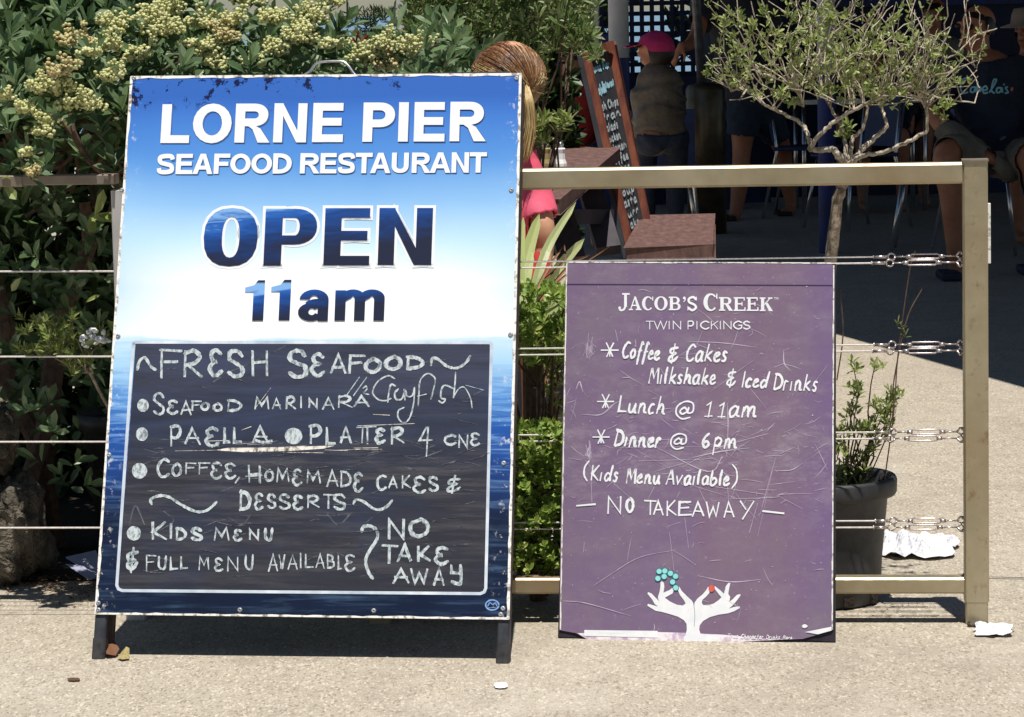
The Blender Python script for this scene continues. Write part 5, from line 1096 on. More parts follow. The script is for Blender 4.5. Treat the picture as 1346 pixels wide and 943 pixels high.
# tall chalk menu board (leaning a-frame)
D0 = 13.0; a0, a1, a2, a3 = at(763, 68, D0+.25), at(801, 56, D0+.7), at(862, 355, D0+.35), at(833, 372, D0-.1)
mn = thing('menu_board', (a3.x, a3.y, 0), 'tall leaning chalk menu board in a reddish wooden frame beside the table', 'menu board')
def mbp(u, v, off=0):
    n_ = (a1-a0).cross(a3-a0).normalized(); n_ = n_ if n_.y < 0 else -n_
    return a0.lerp(a1, u).lerp(a3.lerp(a2, u), v)+n_*off
m_ = MB(); m_.prism([mbp(.0, 0), mbp(1, 0), mbp(1, 1), mbp(0, 1)], -(mbp(0, 0, .02)-mbp(0, 0))); m_.build('board_panel', mt['blackboard'], mn)
for (u0, v0), (u1, v1) in (((.06, 0), (.06, 1)), ((.94, 0), (.94, 1)), ((.12, .015), (.88, .015)), ((.12, .985), (.88, .985))):
    m_ = MB(); m_.bar(mbp(u0, v0, .012), mbp(u1, v1, .012), (.03 if u0 < .5 else .018) if u0 == u1 else .04, .03, (a1-a0) if u0 == u1 else (a3-a0)); m_.build('frame_bar', mt['wood_frame'], mn)
r1, r2 = at(803, 58, D0+.8), at(851, 282, D0+1.3)
m_ = MB(); m_.bar(r1, Vector((r2.x+.0, r2.y, .02)) if 0 else at(858, 340, D0+1.25), .05, .035); m_.build('rear_leg', mt['wood_frame'], mn)
class MPrint:
    def L(s, x, y, off=0): return mbp(x, y, .02+off)
class MP(Print):
    def build(s, name, m, parent, kind=None): return mesh_obj(name, s.v, s.f, m, parent, kind=kind)
    def ribbon2(s, pts, wd):      # in board metres
        Wd = (a1-a0).length; Hd = (a3-a0).length; vs = []
        n_ = len(s.v); m = len(pts)
        for i, p in enumerate(pts):
            a_ = pts[max(0, i-1)]; b_ = pts[min(m-1, i+1)]; dx, dy = (b_[0]-a_[0])*Wd, (b_[1]-a_[1])*Hd; l = math.hypot(dx, dy)+1e-9
            nx, ny = -dy/l*wd/2/Wd, dx/l*wd/2/Hd
            s.v += [tuple(mbp(p[0]+nx, p[1]+ny, .0015)), tuple(mbp(p[0]-nx, p[1]-ny, .0015))]
        s.f += [(n_+2*i, n_+2*i+2, n_+2*i+3, n_+2*i+1) for i in range(m-1)]
def mword(pr, s_, u0, u1, v, h, wd):
    ws = [WID.get(c_, 1.) for c_ in s_]; tot = sum(ws)+.22*(len(s_)-1); k = (u1-u0)/tot; u = u0
    for c_, w_ in zip(s_, ws):
        for stq in HW.get(c_, '').split('|'):
            if stq:
                P = [tuple(map(float, q.split(','))) for q in stq.lstrip('~').split()]
                P = [(u+x*w_*k, v-y*h) for x, y in P]; pr.ribbon2([tuple(p) for p in smooth_pts(P, 4)] if stq[0] == '~' else P, wd)
        u += (w_+.22)*k
pr = MP(MPrint(), 0); mword(pr, 'Lorne Pier', .2, .82, .105, .035, .012); pr.build('heading_writing', mt['blue_chalk'], mn)
pr = MP(MPrint(), 0); mword(pr, 'Seafood', .18, .55, .20, .035, .012); pr.build('heading_writing', mt['blue_chalk'], mn)
pr = MP(MPrint(), 0); mword(pr, 'Restaurant', .45, .86, .185, .03, .010); pr.build('heading_writing', mt['blue_chalk'], mn)
pr = MP(MPrint(), 0); random.seed(2)
for i, s_ in enumerate(('Fish Chips', 'Prawn', 'Salads', 'Chicken', 'Calamari', 'Coffee', 'Oyster', 'Burger', 'Soup', 'Pasta', 'Curry', 'Flake', 'Scallop', 'Mussels', 'Desserts')):
    s_ = ''.join(c_ for c_ in s_ if c_ in HW or c_ == ' '); mword(pr, s_, .15, .68+random.random()*.2, .27+i*.047, .032, .011)
pr.build('menu_writing', mt['chalk'], mn)

# ------------------------------------------------------------------ veranda behind
def shadow_shift(x, y, h): return (x+.03*h, y-.262*h, h)
ra = [(1.361, 12.655), (1.821, 10.755), (2.35, 8.6), (9, 8.6), (9, 29), (-.9, 29), (-.6, 23.5), (.02, 18.2)]
rf = thing('veranda_roof', (3, 16, 2.9), 'dark veranda roof above the shaded restaurant patio', 'roof')
m_ = MB(); m_.prism([shadow_shift(x, y, 2.9) for x, y in ra], (0, 0, .15)); m_.build('roof_slab', mt['roof'], rf)
def post(label, px, py_top, Y, wd, zb, cat='post'):
    p = at(px, 200, Y); t_ = thing('veranda_post', (p.x, Y, 0), label, cat, None)
    m_ = MB(); m_.lathe((p.x, Y, 0), [(wd/2, 0), (wd/2, zb)], 20); m_.build('painted_base', mt['blue_paint'], t_, True)
    m_ = MB(); m_.lathe((p.x, Y, zb), [(wd/2*.98, 0), (wd/2*.98, 2.9-zb)], 20); m_.build('shaft', mt['white_post'], t_, True); return t_
post('round post painted white above and dark blue below, behind the tall menu board', 816, 0, 18.3, .125, at(816, 76, 18.3).z)
post('dark blue square post behind the trunk of the potted tree', 1087, 0, 16.9, .1, at(1085, 95, 16.9).z)
for lab, px, Y, wd in (('cream timber post above the flowering bush at upper left', 270, 12.5, .085), ('pale grey post beside the strip of sea', 530, 12.5, .06), ('slim white post left of the olive leaved shrub top', 782, 19.5, .05)):
    p = at(px, 10, Y); t_ = thing('shelter_post', (p.x, Y, 0), lab, 'post'); m_ = MB(); m_.bar((p.x, Y, 0), (p.x, Y, 2.6), wd, wd, (1, 0, 0), .006); m_.build('post_shaft', mt['white_post'], t_)
# lattice screen
la = thing('lattice_screen', (1.2, 21.5, 0), 'navy lattice screen with square holes behind the seated child', 'screen')
x0_, x1_ = at(735, 50, 21.5).x, at(1010, 50, 21.5).x; m_ = MB(); st_ = .071
for i in range(int((x1_-x0_)/st_)+1): x_ = x0_+i*st_; m_.box(x_, x_+.031, 21.5, 21.515, .9, 2.9)
for i in range(29): z_ = .9+i*st_; m_.box(x0_, x1_, 21.517, 21.53, z_, z_+.031)
m_.build('slats', mt['lattice'], la, kind='stuff')
m_ = MB(); m_.box(x0_, x1_, 21.45, 21.56, 0, .9); m_.build('lower_panel', mt['blue_wall'], la)
bw = thing('low_wall', (0, 20.5, 0), 'dark blue low wall behind the olive leaved shrub', 'wall')
m_ = MB(); m_.box(at(600, 50, 20.6).x, at(803, 50, 20.6).x, 20.6, 20.7, 0, at(700, 47, 20.6).z); m_.build('wall_panel', mt['blue_paint'], bw)
rw = thing('restaurant_wall', (4.5, 22, 0), 'dark navy restaurant wall at the back of the patio on the right', 'wall')
m_ = MB(); m_.box(x1_+.01, 9, 22, 22.2, 0, 2.88); m_.build('wall_panel', mt['blue_wall'], rw)
m_ = MB(); m_.box(x1_+.2, 9, 21.93, 21.98, at(1200, 8, 22).z, at(1200, -60, 22).z); m_.build('window_strip', mt['blue_paint'], rw)
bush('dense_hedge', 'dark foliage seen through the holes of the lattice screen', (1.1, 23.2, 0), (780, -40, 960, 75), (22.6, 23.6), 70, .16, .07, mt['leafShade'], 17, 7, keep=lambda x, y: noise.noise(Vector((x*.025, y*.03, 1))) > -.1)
# patio heater
ph = thing('patio_heater', (at(928, 200, 18.6).x, 18.6, 0), 'brown cylindrical patio heater base with a grey pole beside the child', 'heater'); c_ = WM[ph.name].translation; zt = at(928, 112, 18.6).z
m_ = MB(); m_.lathe(c_, [(0, 0), (.12, 0), (.12, zt-.03), (.105, zt), (.03, zt+.015), (0, zt+.015)], 28); m_.build('gas_housing', mt['heater'], ph, True)
m_ = MB(); m_.tube([(c_.x-.02, 18.6, zt), (c_.x-.09, 18.6, 2.2)], .028, 12); m_.build('pole', mt['greypole'], ph, True)
m_ = MB(); m_.lathe((c_.x-.09, 18.6, 2.15), [(.1, 0), (.11, .3), (.4, .36), (.42, .38), (.1, .48), (0, .5)], 24); m_.build('burner_hood', mt['greypole'], ph, True)
# cafe table and chairs
ct = thing('cafe_table', (at(1130, 140, 20.5).x, 20.5, 0), 'dark cafe table with a pale metal edge behind the potted tree', 'table'); p = WM[ct.name].translation
m_ = MB(); m_.box(p.x-.5, p.x+.45, 20.2, 20.9, .735, .75); m_.build('table_top', mt['wood_dark'], ct)
m_ = MB(); m_.box(p.x-.503, p.x+.453, 20.18, 20.197, .722, .752); m_.build('metal_edge', mt['chrome'], ct)
for sx, sy in ((-.4, 0), (.4, 0), (-.4, .6), (.4, .6)): m_ = MB(); m_.tube([(p.x+sx, 20.25+sy, 0), (p.x+sx, 20.25+sy, .73)], .016, 8); m_.build('leg', mt['chrome'], ct, True)
CHG = 'cafe chairs with steel tube legs on the patio'
def chair(label, px, py, rz, seat='seat'):
    g_ = gz(px, py); M_ = Matrix.Translation(g_) @ Matrix.Rotation(rad(rz), 4, 'Z'); t_ = thing('cafe_chair', None, label, 'chair', CHG, M_)
    for sx, sy in ((-1, -1), (1, -1), (-1, 1), (1, 1)):
        m_ = MB(); top = (sx*.17, sy*.16, .44) if sy < 0 else (sx*.17, .16, .44)
        P = [(sx*.23, sy*.23, 0), top] if sy < 0 else [(sx*.22, .26, 0), (sx*.18, .17, .44), (sx*.18, .22, .82)]
        m_.tube(P, .011, 8); m_.build('leg', mt['chrome'], t_, True, local=True)
    m_ = MB(); m_.box(-.2, .2, -.2, .19, .44, .465); bevel(m_.build('seat', mt[seat], t_, local=True), .01)
    m_ = MB(); m_.add([(-.19, .18, .5), (.19, .18, .5), (.19, .235, .82), (-.19, .235, .82), (-.19, .2, .5), (.19, .2, .5), (.19, .255, .82), (-.19, .255, .82)], [(0, 1, 2, 3), (7, 6, 5, 4), (0, 4, 5, 1), (1, 5, 6, 2), (2, 6, 7, 3), (3, 7, 4, 0)]); m_.build('backrest', mt[seat], t_, local=True)
    return t_
chair('blue cafe chair left of the dark blue post', 1062, 285, 75); chair('cafe chair with splayed legs right of the dark blue post', 1125, 300, -60)
chair('cafe chair whose long legs show left of the corner post', 1228, 330, -100); chair('cafe chair the man in the navy shirt sits on', 1300, 343, 100); chair('cafe chair the child in the pink cap sits on', 868, 335, 180)

# ------------------------------------------------------------------ people
def evalmesh(o):
    dg = bpy.context.evaluated_depsgraph_get(); me = D.meshes.new_from_object(o.evaluated_get(dg)); return me
def skin(chains, sub=2, extra=None, voxel=.011, name='body', m='skin', parent=None):
    """chains: lists of (x,y,z,r[,r2]); joined where points coincide, fused to one surface"""
    base = MB()
    for ch in chains:
        P = [Vector(p[:3]) for p in ch]; R = [p[3] for p in ch]
        for p, r in zip(P, R): base.ball(p, r*.985, 9)
        Q = interp(P, 5) if len(P) > 2 else P; n_ = len(Q)
        RR = [v[0] for v in smooth_pts([(r,) for r in R], 5)] if len(P) > 2 else R
        base.tube(Q, [max(r, .004) for r in RR], 14)
    V = list(base.v); Fc = list(base.f)
    if extra:
        for m_ in extra: n_ = len(V); V += m_.v; Fc += [tuple(i+n_ for i in f) for f in m_.f]
    me3 = D.meshes.new('t'); me3.from_pydata(V, [], Fc); o = D.objects.new('t', me3); C.objects.link(o)
    rm = o.modifiers.new('r', 'REMESH'); rm.mode = 'VOXEL'; rm.voxel_size = voxel; rm.use_smooth_shade = True
    sm = o.modifiers.new('m', 'SMOOTH'); sm.iterations = 6; sm.factor = .5
    bpy.context.view_layer.update(); me4 = evalmesh(o); D.objects.remove(o)
    V = [tuple(v.co) for v in me4.vertices]; Fc = [tuple(p.vertices) for p in me4.polygons]
    return mesh_obj(name, V, Fc, mt[m], parent, True)
def cloth(body, name, m, parent, caps, off=.014, fold=.006, seed=0):
    """a garment: the body's surface inside the given flat-ended tubes (p, q, radius), pushed outwards, with folds"""
    me = body.data; T0 = WM[parent.name].translation
    vs = [v.co+T0 for v in me.vertices]; ns = [v.normal for v in me.vertices]
    CP = [(Vector(p), Vector(q), r) for p, q, r in caps]
    def ins(p):
        for a, b_, r in CP:
            d = b_-a; t_ = (p-a).dot(d)/d.length_squared
            if 0 <= t_ <= 1 and (a+d*t_-p).length < r: return True
        return False
    flag = [ins(p) for p in vs]; fs = [tuple(f.vertices) for f in me.polygons if sum(flag[i] for i in f.vertices) >= 3]
    use = sorted({i for f in fs for i in f}); mp = {i: k for k, i in enumerate(use)}
    sd = Vector((seed, seed*.7, 0))
    V = [tuple(vs[i]+ns[i]*(off+fold*noise.noise(Vector((vs[i].x*9, vs[i].y*9, vs[i].z*16))+sd)+fold*.6*abs(noise.noise(vs[i]*26+sd)))) for i in use]
    o = mesh_obj(name, V, [tuple(mp[i] for i in f) for f in fs], mt[m], parent, True)
    so_ = o.modifiers.new('solid', 'SOLIDIFY'); so_.thickness = .006; so_.offset = -1; return o
def xy(p): return Vector(p[:3])
def head_parts(c, up, fwd, h=.22):
    """skull, jaw, nose, ears, brow around centre c"""
    up = Vector(up).normalized(); fwd = Vector(fwd); fwd = (fwd-up*fwd.dot(up)).normalized(); rt = fwd.cross(up); out = []
    def put(cc, r, n=10):
        m_ = MB(); m_.ball((0, 0, 0), r, n); cc = Vector(cc); m_.v = [tuple(c+rt*(v[0]+cc.x)+fwd*(v[1]+cc.y)+up*(v[2]+cc.z)) for v in m_.v]; out.append(m_)
    s = h/.22
    put((0, -.01*s, .03*s), (.073*s, .09*s, .083*s), 14); put((0, .025*s, -.045*s), (.052*s, .06*s, .062*s), 12); put((0, .1*s, -.012*s), (.013*s, .02*s, .024*s), 7); put((0, .098*s, .022*s), (.05*s, .012*s, .012*s), 7)
    put((-.075*s, -.005*s, -.005*s), (.008*s, .018*s, .028*s), 7); put((.075*s, -.005*s, -.005*s), (.008*s, .018*s, .028*s), 7); put((0, .085*s, -.058*s), (.024*s, .012*s, .012*s), 7)
    return out, rt, fwd, up
def face_parts(c, rt, fwd, up, s, parent, glasses=False):
    for k in (-1, 1):
        m_ = MB(); m_.ball(c+rt*.03*k*s+fwd*.088*s+up*.002*s, .011*s, 7); m_.build('eye', mt['letter_white'], parent, True)
        m_ = MB(); m_.ball(c+rt*.03*k*s+fwd*.096*s+up*.002*s, .006*s, 6); m_.build('iris', mt['hair_dark'], parent, True)
    m_ = MB(); m_.ball(c+fwd*.095*s-up*.058*s, 1, 6); cc = c+fwd*.096*s-up*.058*s; m_.v = [tuple(cc+(Vector(v)-(c+fwd*.095*s-up*.058*s)).dot(rt)*rt*.022*s+(Vector(v)-(c+fwd*.095*s-up*.058*s)).dot(up)*up*.006*s+(Vector(v)-(c+fwd*.095*s-up*.058*s)).dot(fwd)*fwd*.008*s) for v in m_.v]; m_.build('lips', mat('lips_skin', '8a4a40', '98584a', 40, .5), parent, True)
def cap_shell(c, rt, fwd, up, r, m, name, parent, lo=-.1, back=-.3, brim=None, s=1.):
    """hair or hat shell on the skull: upper part of an ellipsoid, lower at the back"""
    m_ = MB(); N = 18; vs = []; 
    for i in range(N+1):
        for k in range(2*N):
            ph = math.pi*k/N; f_ = (1-math.cos(ph-math.pi/2))/2       # 0 toward back ... 1 front
            fr = math.sin(ph); zmin = lo if fr > .2 else back
            amax = math.acos(max(-.99, min(.99, zmin+.25*max(0, fr)))) ; a = amax*i/N
            d = rt*math.sin(a)*math.cos(ph)*r[0]+fwd*math.sin(a)*math.sin(ph)*r[1]+up*math.cos(a)*r[2]
            vs.append(c+d*(1+.03*noise.noise(d*40)))
    fs = [(i*2*N+k, (i+1)*2*N+k, (i+1)*2*N+(k+1) % (2*N), i*2*N+(k+1) % (2*N)) for i in range(N) for k in range(2*N)]
    mesh_obj(name, vs, fs, mt[m], parent, True)
def hand_chains(w, d, n, s=1., curl=.35, thumb=1):
    """palm and five fingers from wrist w pointing along d; n is the back-of-hand direction"""
    w, d, n = Vector(w), Vector(d).normalized(), Vector(n); n = (n-d*n.dot(d)).normalized(); a = d.cross(n)*thumb; ch = []
    palm = w+d*.045*s; pk = tuple(palm)
    ch.append([tuple(w)+(.022*s, .026*s), pk+(.018*s, .038*s)])
    for k, ln in ((-1.5, .060), (-.5, .072), (.5, .068), (1.5, .052)):
        p0 = palm+a*k*.011*s+d*.018*s; dd = (d+a*k*.06).normalized(); pts = [pk+(.018*s, .038*s)]; pts = []
        q_ = p0; ang = curl*.5; r = .0092*s
        pts.append(tuple(q_)+(r*1.1,))
        for j in range(3):
            dd2 = dd*math.cos(ang)-n*math.sin(ang); q_ = q_+dd2*ln*s/2.4; pts.append(tuple(q_)+(r*(1-.12*j),)); ang += curl
        ch.append([pk+(.016*s, .034*s)]+pts)
    t0 = w+d*.02*s+a*-.02*s; p1 = t0+(d*.6-a*.8-n*.2).normalized()*.035*s; p2 = p1+(d*.9-a*.2-n*.3).normalized()*.03*s
    ch.append([tuple(w)+(.022*s, .026*s), tuple(t0)+(.013*s,), tuple(p1)+(.0105*s,), tuple(p2)+(.009*s,)])
    return ch
def V4(p, r, r2=None): return (p.x, p.y, p.z, r) if r2 is None else (p.x, p.y, p.z, r, r2)

# girl with a ponytail behind the sign
gy = 8.55; A_ = lambda x, y, d=0.: at(x, y, gy+d)
gp = thing('person', (at(680, 300, gy).x, gy, 0), 'person with brown and blonde ponytail in a pink shirt seated behind the big sign', 'person')
hc = A_(667, 106); hs, rt_, fw_, up_ = head_parts(hc, (0, 0, 1), (-.8, .6, -.1), .215)
elb = A_(714, 300, -.1)
ch = [[V4(A_(668, 330), .1), V4(A_(668, 250), .09), V4(A_(668, 190), .06), V4(A_(668, 150), .04), V4(A_(667, 110), .04)], [V4(A_(668, 250), .09), V4(A_(686, 226, -.02), .045), V4(A_(703, 262, -.05), .04), V4(elb, .034), V4(A_(714, 338, -.1), .028), V4(A_(706, 368, -.2), .024)]]
ch += hand_chains(A_(706, 368, -.2), (-.6, -.5, -.4), (0, 0, 1), .85)
ch += [[V4(A_(668, 330), .1), V4(A_(700, 385, -.1), .062), V4(A_(703, 400, -.35), .05), V4(A_(704, 470, -.38), .044), V4(A_(700, 540, -.34), .03), V4(A_(698, 575, -.34), .028), V4(A_(690, 590, -.44), .02)],
       [V4(A_(668, 330), .1), V4(A_(640, 385, -.1), .062), V4(A_(640, 400, -.38), .05), V4(A_(640, 540, -.36), .03), V4(A_(640, 580, -.45), .022)]]
bd = skin(ch, 2, hs, .008, 'body', 'skin_pale', gp)
cloth(bd, 'shirt', 'pink', gp, [(A_(664, 370), A_(664, 196), .13), (A_(688, 206, -.03), A_(711, 287, -.08), .12), (A_(646, 222), A_(618, 282, -.04), .1)], .014, .004, 1)
cloth(bd, 'shorts', 'red_cloth', gp, [(A_(668, 400, .1), A_(668, 322), .2), (A_(676, 345), A_(698, 400, -.3), .085), (A_(650, 340), A_(640, 400, -.3), .12)], .012, .004, 2)
cap_shell(hc+up_*.006, rt_, fw_, up_, (.092, .112, .1), 'hair_brown', 'hair', gp, -.0, -.75)
m_ = MB(); random.seed(4)
def strand(mb, pts, r, spread, n):
    for k in range(n):
        o_ = rv(spread); P = interp([p+o_*(.4+.6*i/len(pts)) for i, p in enumerate(pts)], 5); mb.tube(P, [r*(1-.5*i/len(P)) for i in range(len(P))], 5)
EL = (.094, .114, .102)
def onhead(u, k_=1.): return hc+up_*.006+(rt_*u.x*EL[0]+fw_*u.y*EL[1]+up_*u.z*EL[2])*k_
def headdir(p): v = p-hc-up_*.006; return Vector((v.dot(rt_)/EL[0], v.dot(fw_)/EL[1], v.dot(up_)/EL[2])).normalized()
gth = headdir(A_(692, 116, -.07)); hb = {'hair_brown': MB(), 'hair_blond': MB()}
for k in range(420):
    u0 = rv().normalized()
    if u0.z < -.1: u0.z = abs(u0.z)
    if u0.dot(gth) < -.6: continue
    P = [onhead((u0.lerp(gth, t_/7)).normalized(), 1.0+.02*math.sin(t_*.45)+random.uniform(0, .012)) for t_ in range(8)]
    lo_ = u0.z < .45 and u0.dot(gth) < .75 and random.random() < .8
    hb['hair_blond' if lo_ or random.random() < .05 else 'hair_brown'].tube([p+rv(.0004) for p in P], .0008, 4, False)
strand(hb['hair_blond'], [A_(690, 114, -.09), A_(694, 132, -.12), A_(697, 160, -.12), A_(694, 185, -.12), A_(689, 206, -.12)], .0013, .008, 260)
strand(hb['hair_brown'], [A_(690, 114, -.09), A_(692, 132, -.11), A_(694, 160, -.11), A_(690, 190, -.11)], .0013, .007, 90)
hb['hair_brown'].build('hair_strands', mt['hair_brown'], gp, True, 'stuff'); hb['hair_blond'].build('ponytail', mt['hair_blond'], gp, True)
sb = thing('bench', (at(670, 400, gy).x, gy, 0), 'plain timber bench under the ponytailed girl behind the big sign', 'bench'); m_ = MB(); zz = at(670, 395, gy).z-.12; m_.box(-.45, .15, gy-.16, gy+.16, zz-.04, zz); m_.build('seat', mt['wood_dark'], sb)
for x_ in (-.4, .1): m_ = MB(); m_.box(x_, x_+.05, gy-.12, gy+.12, 0, zz-.042); m_.build('leg', mt['wood_dark'], sb)

# child in a pink cap
cy = 16.; A_ = lambda x, y, d=0.: at(x, y, cy+d)
cp = thing('person', (at(865, 200, cy).x, cy, 0), 'child in a magenta cap and brown jacket seated with back turned', 'person')
hc = A_(862, 68, .0); hs, rt_, fw_, up_ = head_parts(hc, (0, 0, 1), (-.9, .25, -.15), .19)
ch = [[V4(A_(868, 170), .105), V4(A_(867, 130), .1), V4(A_(866, 100), .055), V4(A_(864, 86), .042), V4(A_(862, 70), .04)], [V4(A_(868, 170), .105), V4(A_(855, 185, -.05), .07), V4(A_(850, 190, .3), .055), V4(A_(850, 240, .32), .04), V4(A_(850, 300, .3), .03), V4(A_(845, 312, .38), .025)], [V4(A_(868, 170), .105), V4(A_(885, 185, 0), .07), V4(A_(888, 190, .3), .055), V4(A_(888, 300, .3), .03), V4(A_(885, 312, .38), .025)]]
bd = skin(ch, 2, hs, .01, 'body', 'skin', cp)
cloth(bd, 'trousers', 'tee_navy', cp, [(A_(868, 215), A_(868, 176), .25), (A_(855, 180, -.05), A_(850, 195, .36), .14), (A_(888, 180, -.05), A_(888, 195, .36), .14), (A_(850, 180, .3), A_(850, 300, .3), .1), (A_(888, 180, .3), A_(888, 300, .3), .1)], .012, .006, 5)
skin([[V4(A_(867, 172), .132), V4(A_(867, 160), .14), V4(A_(866, 130), .128), V4(A_(865, 102), .09), V4(A_(864, 88), .055)], [V4(A_(867, 108), .1), V4(A_(848, 108), .055), V4(A_(841, 138), .046), V4(A_(842, 166, .1), .042), V4(A_(848, 174, .3), .035)], [V4(A_(867, 108), .1), V4(A_(883, 108), .055), V4(A_(891, 138), .046), V4(A_(890, 166, .1), .042), V4(A_(884, 174, .3), .035)]], 2, None, .011, 'jacket', 'jacket', cp)
jk = [o for o in cp.children if o.name.startswith('jacket')][0]
for v in jk.data.vertices:
    q_ = v.co; a_ = noise.noise(Vector((q_.x*5, q_.y*5, q_.z*17))); v.co = q_+v.normal*(.016*a_+.012*(1-abs(noise.noise(Vector((q_.x*4+3, q_.y*4, q_.z*11))))*3))
cap_shell(hc+up_*.01, rt_, fw_, up_, (.088, .102, .1), 'cap', 'cap', cp, .12, -.1)
m_ = MB(); P = [hc+up_*.045+fw_*.08+rt_*s_*.06 for s_ in (-1, -.5, 0, .5, 1)]; Q = [hc+up_*.03+fw_*(.175-.03*abs(s_))+rt_*s_*.055 for s_ in (-1, -.5, 0, .5, 1)]
m_.add([tuple(p) for p in P+Q]+[tuple(p-up_*.006) for p in P+Q], [(i, i+1, i+6, i+5) for i in range(4)]+[(i+15, i+16, i+11, i+10) for i in range(4)]+[(5, 6, 16, 15), (6, 7, 17, 16), (7, 8, 18, 17), (8, 9, 19, 18)]); m_.build('cap_brim', mt['cap'], cp, True)
cap_shell(hc-up_*.005, rt_, fw_, up_, (.082, .098, .09), 'hair_dark', 'hair', cp, .3, -.72)

# standing person in a charcoal tee
sy_ = 19.8; A_ = lambda x, y, d=0.: at(x, y, sy_+d)
sp_ = thing('person', (at(985, 290, sy_).x, sy_, 0), 'standing person in charcoal shirt and navy shorts resting a hand near the pink cap', 'person')
hc = A_(955, -70); hs, rt_, fw_, up_ = head_parts(hc, (0, 0, 1), (-.8, -.5, -.2), .23)
hip = A_(985, 125); 
ch = [[V4(hip, .14), V4(A_(972, 70), .14), V4(A_(962, 0), .15), V4(A_(958, -35), .06), V4(hc, .05)],
      [V4(A_(962, 0), .15), V4(A_(930, -8, -.05), .07), V4(A_(918, 40, -.2), .05), V4(A_(905, 60, -.4), .038), V4(A_(896, 60, -.6), .026)],
      [V4(A_(962, 0), .15), V4(A_(1000, -5), .07), V4(A_(1015, 60), .05), V4(A_(1010, 115), .04), V4(A_(1005, 150), .028)],
      [V4(hip, .14), V4(A_(978, 160), .095), V4(A_(975, 200), .062), V4(A_(973, 235), .06), V4(A_(966, 282), .04), V4(A_(957, 292, -.12), .035)],
      [V4(hip, .14), V4(A_(1010, 160, .1), .09), V4(A_(1028, 195, .25), .06), V4(A_(1032, 230, .3), .055), V4(A_(1040, 270, .35), .038), V4(A_(1030, 282, .25), .034)]]
ch += hand_chains(A_(896, 60, -.6), (-.5, 0, -.8), (-.5, -.8, 0), 1.1, .5)
bd = skin(ch, 2, hs, .01, 'body', 'skin', sp_)
cloth(bd, 'shorts', 'shorts_navy', sp_, [(A_(984, 152), A_(980, 98), .3), (A_(980, 120), A_(977, 178), .17), (A_(998, 120, .05), A_(1018, 180, .2), .16)], .02, .01, 3)
cloth(bd, 'shirt', 'tee_grey', sp_, [(A_(982, 128), A_(958, -34), .27), (A_(942, -12), A_(920, 30, -.15), .12), (A_(984, -10), A_(1014, 40), .12)], .026, .01, 4)
cap_shell(hc+up_*.006, rt_, fw_, up_, (.085, .1, .095), 'hair_dark', 'hair', sp_, .1, -.5); face_parts(hc, rt_, fw_, up_, 1., sp_)
for x_, y_, d_ in ((957, 292, -.12), (1030, 282, .25)): p = A_(x_, y_, d_); m_ = MB(); m_.box(p.x-.05, p.x+.05, p.y-.1, p.y+.16, .002, .03); bevel(m_.build('sandal', mt['hair_dark'], sp_), .01)
# person in jeans further back
jp = thing('person', (at(950, 250, 20.8).x, 20.8, 0), 'person in dark jeans standing behind the patio heater', 'person'); A_ = lambda x, y, d=0.: at(x, y, 20.8+d)
hc = A_(948, -80, .1); hs, rt_, fw_, up_ = head_parts(hc, (0, 0, 1), (.3, -1, 0), .22)
bd = skin([[V4(A_(950, 120), .13), V4(A_(950, 60), .13), V4(A_(949, -10), .14), V4(A_(948, -45), .055), V4(hc, .05)], [V4(A_(950, 120), .13), V4(A_(943, 180), .08), V4(A_(941, 240), .05), V4(A_(940, 292), .04), V4(A_(940, 298, -.14), .035)], [V4(A_(950, 120), .13), V4(A_(960, 180), .08), V4(A_(962, 292), .04), V4(A_(962, 298, -.14), .035)]], 2, hs, .012, 'body', 'skin', jp)
cloth(bd, 'shirt', 'tee_navy', jp, [(A_(950, 115), A_(949, -40), .3)], .024, .008, 6)
cloth(bd, 'jeans', 'jeans', jp, [(A_(950, 290), A_(950, 100), .35)], .016, .006, 7); cap_shell(hc+up_*.006, rt_, fw_, up_, (.085, .1, .095), 'hair_dark', 'hair', jp, .1, -.5)

# man in the navy shirt
ny = 15.6; A_ = lambda x, y, d=0.: at(x, y, ny+d)
np_ = thing('person', (at(1300, 350, ny).x, ny, 0), 'seated man in navy shirt with cyan lettering and khaki shorts right of the tree', 'person')
hc = A_(1284, 38, .0); hs, rt_, fw_, up_ = head_parts(hc, (.1, 0, 1), (-.75, -.62, -.18), .235)
wr = A_(1300, 208, -.36)
ch = [[V4(A_(1306, 190), .15), V4(A_(1304, 150), .16), V4(A_(1298, 105), .16), V4(A_(1288, 78), .07), V4(A_(1285, 50), .058)],
      [V4(A_(1298, 105), .16), V4(A_(1246, 105, -.02), .07), V4(A_(1230, 150, -.1), .052), V4(A_(1262, 185, -.28), .045), V4(wr, .03)],
      [V4(A_(1298, 105), .16), V4(A_(1350, 105, 0), .07), V4(A_(1375, 155, -.1), .052), V4(A_(1368, 190, -.25), .04)],
      [V4(A_(1306, 190), .15), V4(A_(1285, 205, -.2), .09), V4(A_(1245, 203, -.42), .07), V4(A_(1250, 260, -.44), .058), V4(A_(1254, 335, -.42), .037), V4(A_(1256, 362, -.42), .037), V4(A_(1246, 374, -.55), .03)],
      [V4(A_(1306, 190), .15), V4(A_(1335, 208, -.2), .1), V4(A_(1360, 215, -.45), .075), V4(A_(1362, 300, -.3), .05), V4(A_(1360, 355, -.2), .036), V4(A_(1352, 366, -.34), .03)]]
ch += hand_chains(wr, (.8, -.15, -.5), (.1, -.8, .5), 1.15, .45)
bd = skin(ch, 2, hs, .0085, 'body', 'skin', np_)
cloth(bd, 'shorts', 'shorts_khaki', np_, [(A_(1306, 225, .1), A_(1306, 172), .32), (A_(1300, 196, .0), A_(1240, 204, -.4), .16), (A_(1310, 200, 0), A_(1358, 216, -.42), .17)], .016, .009, 8)
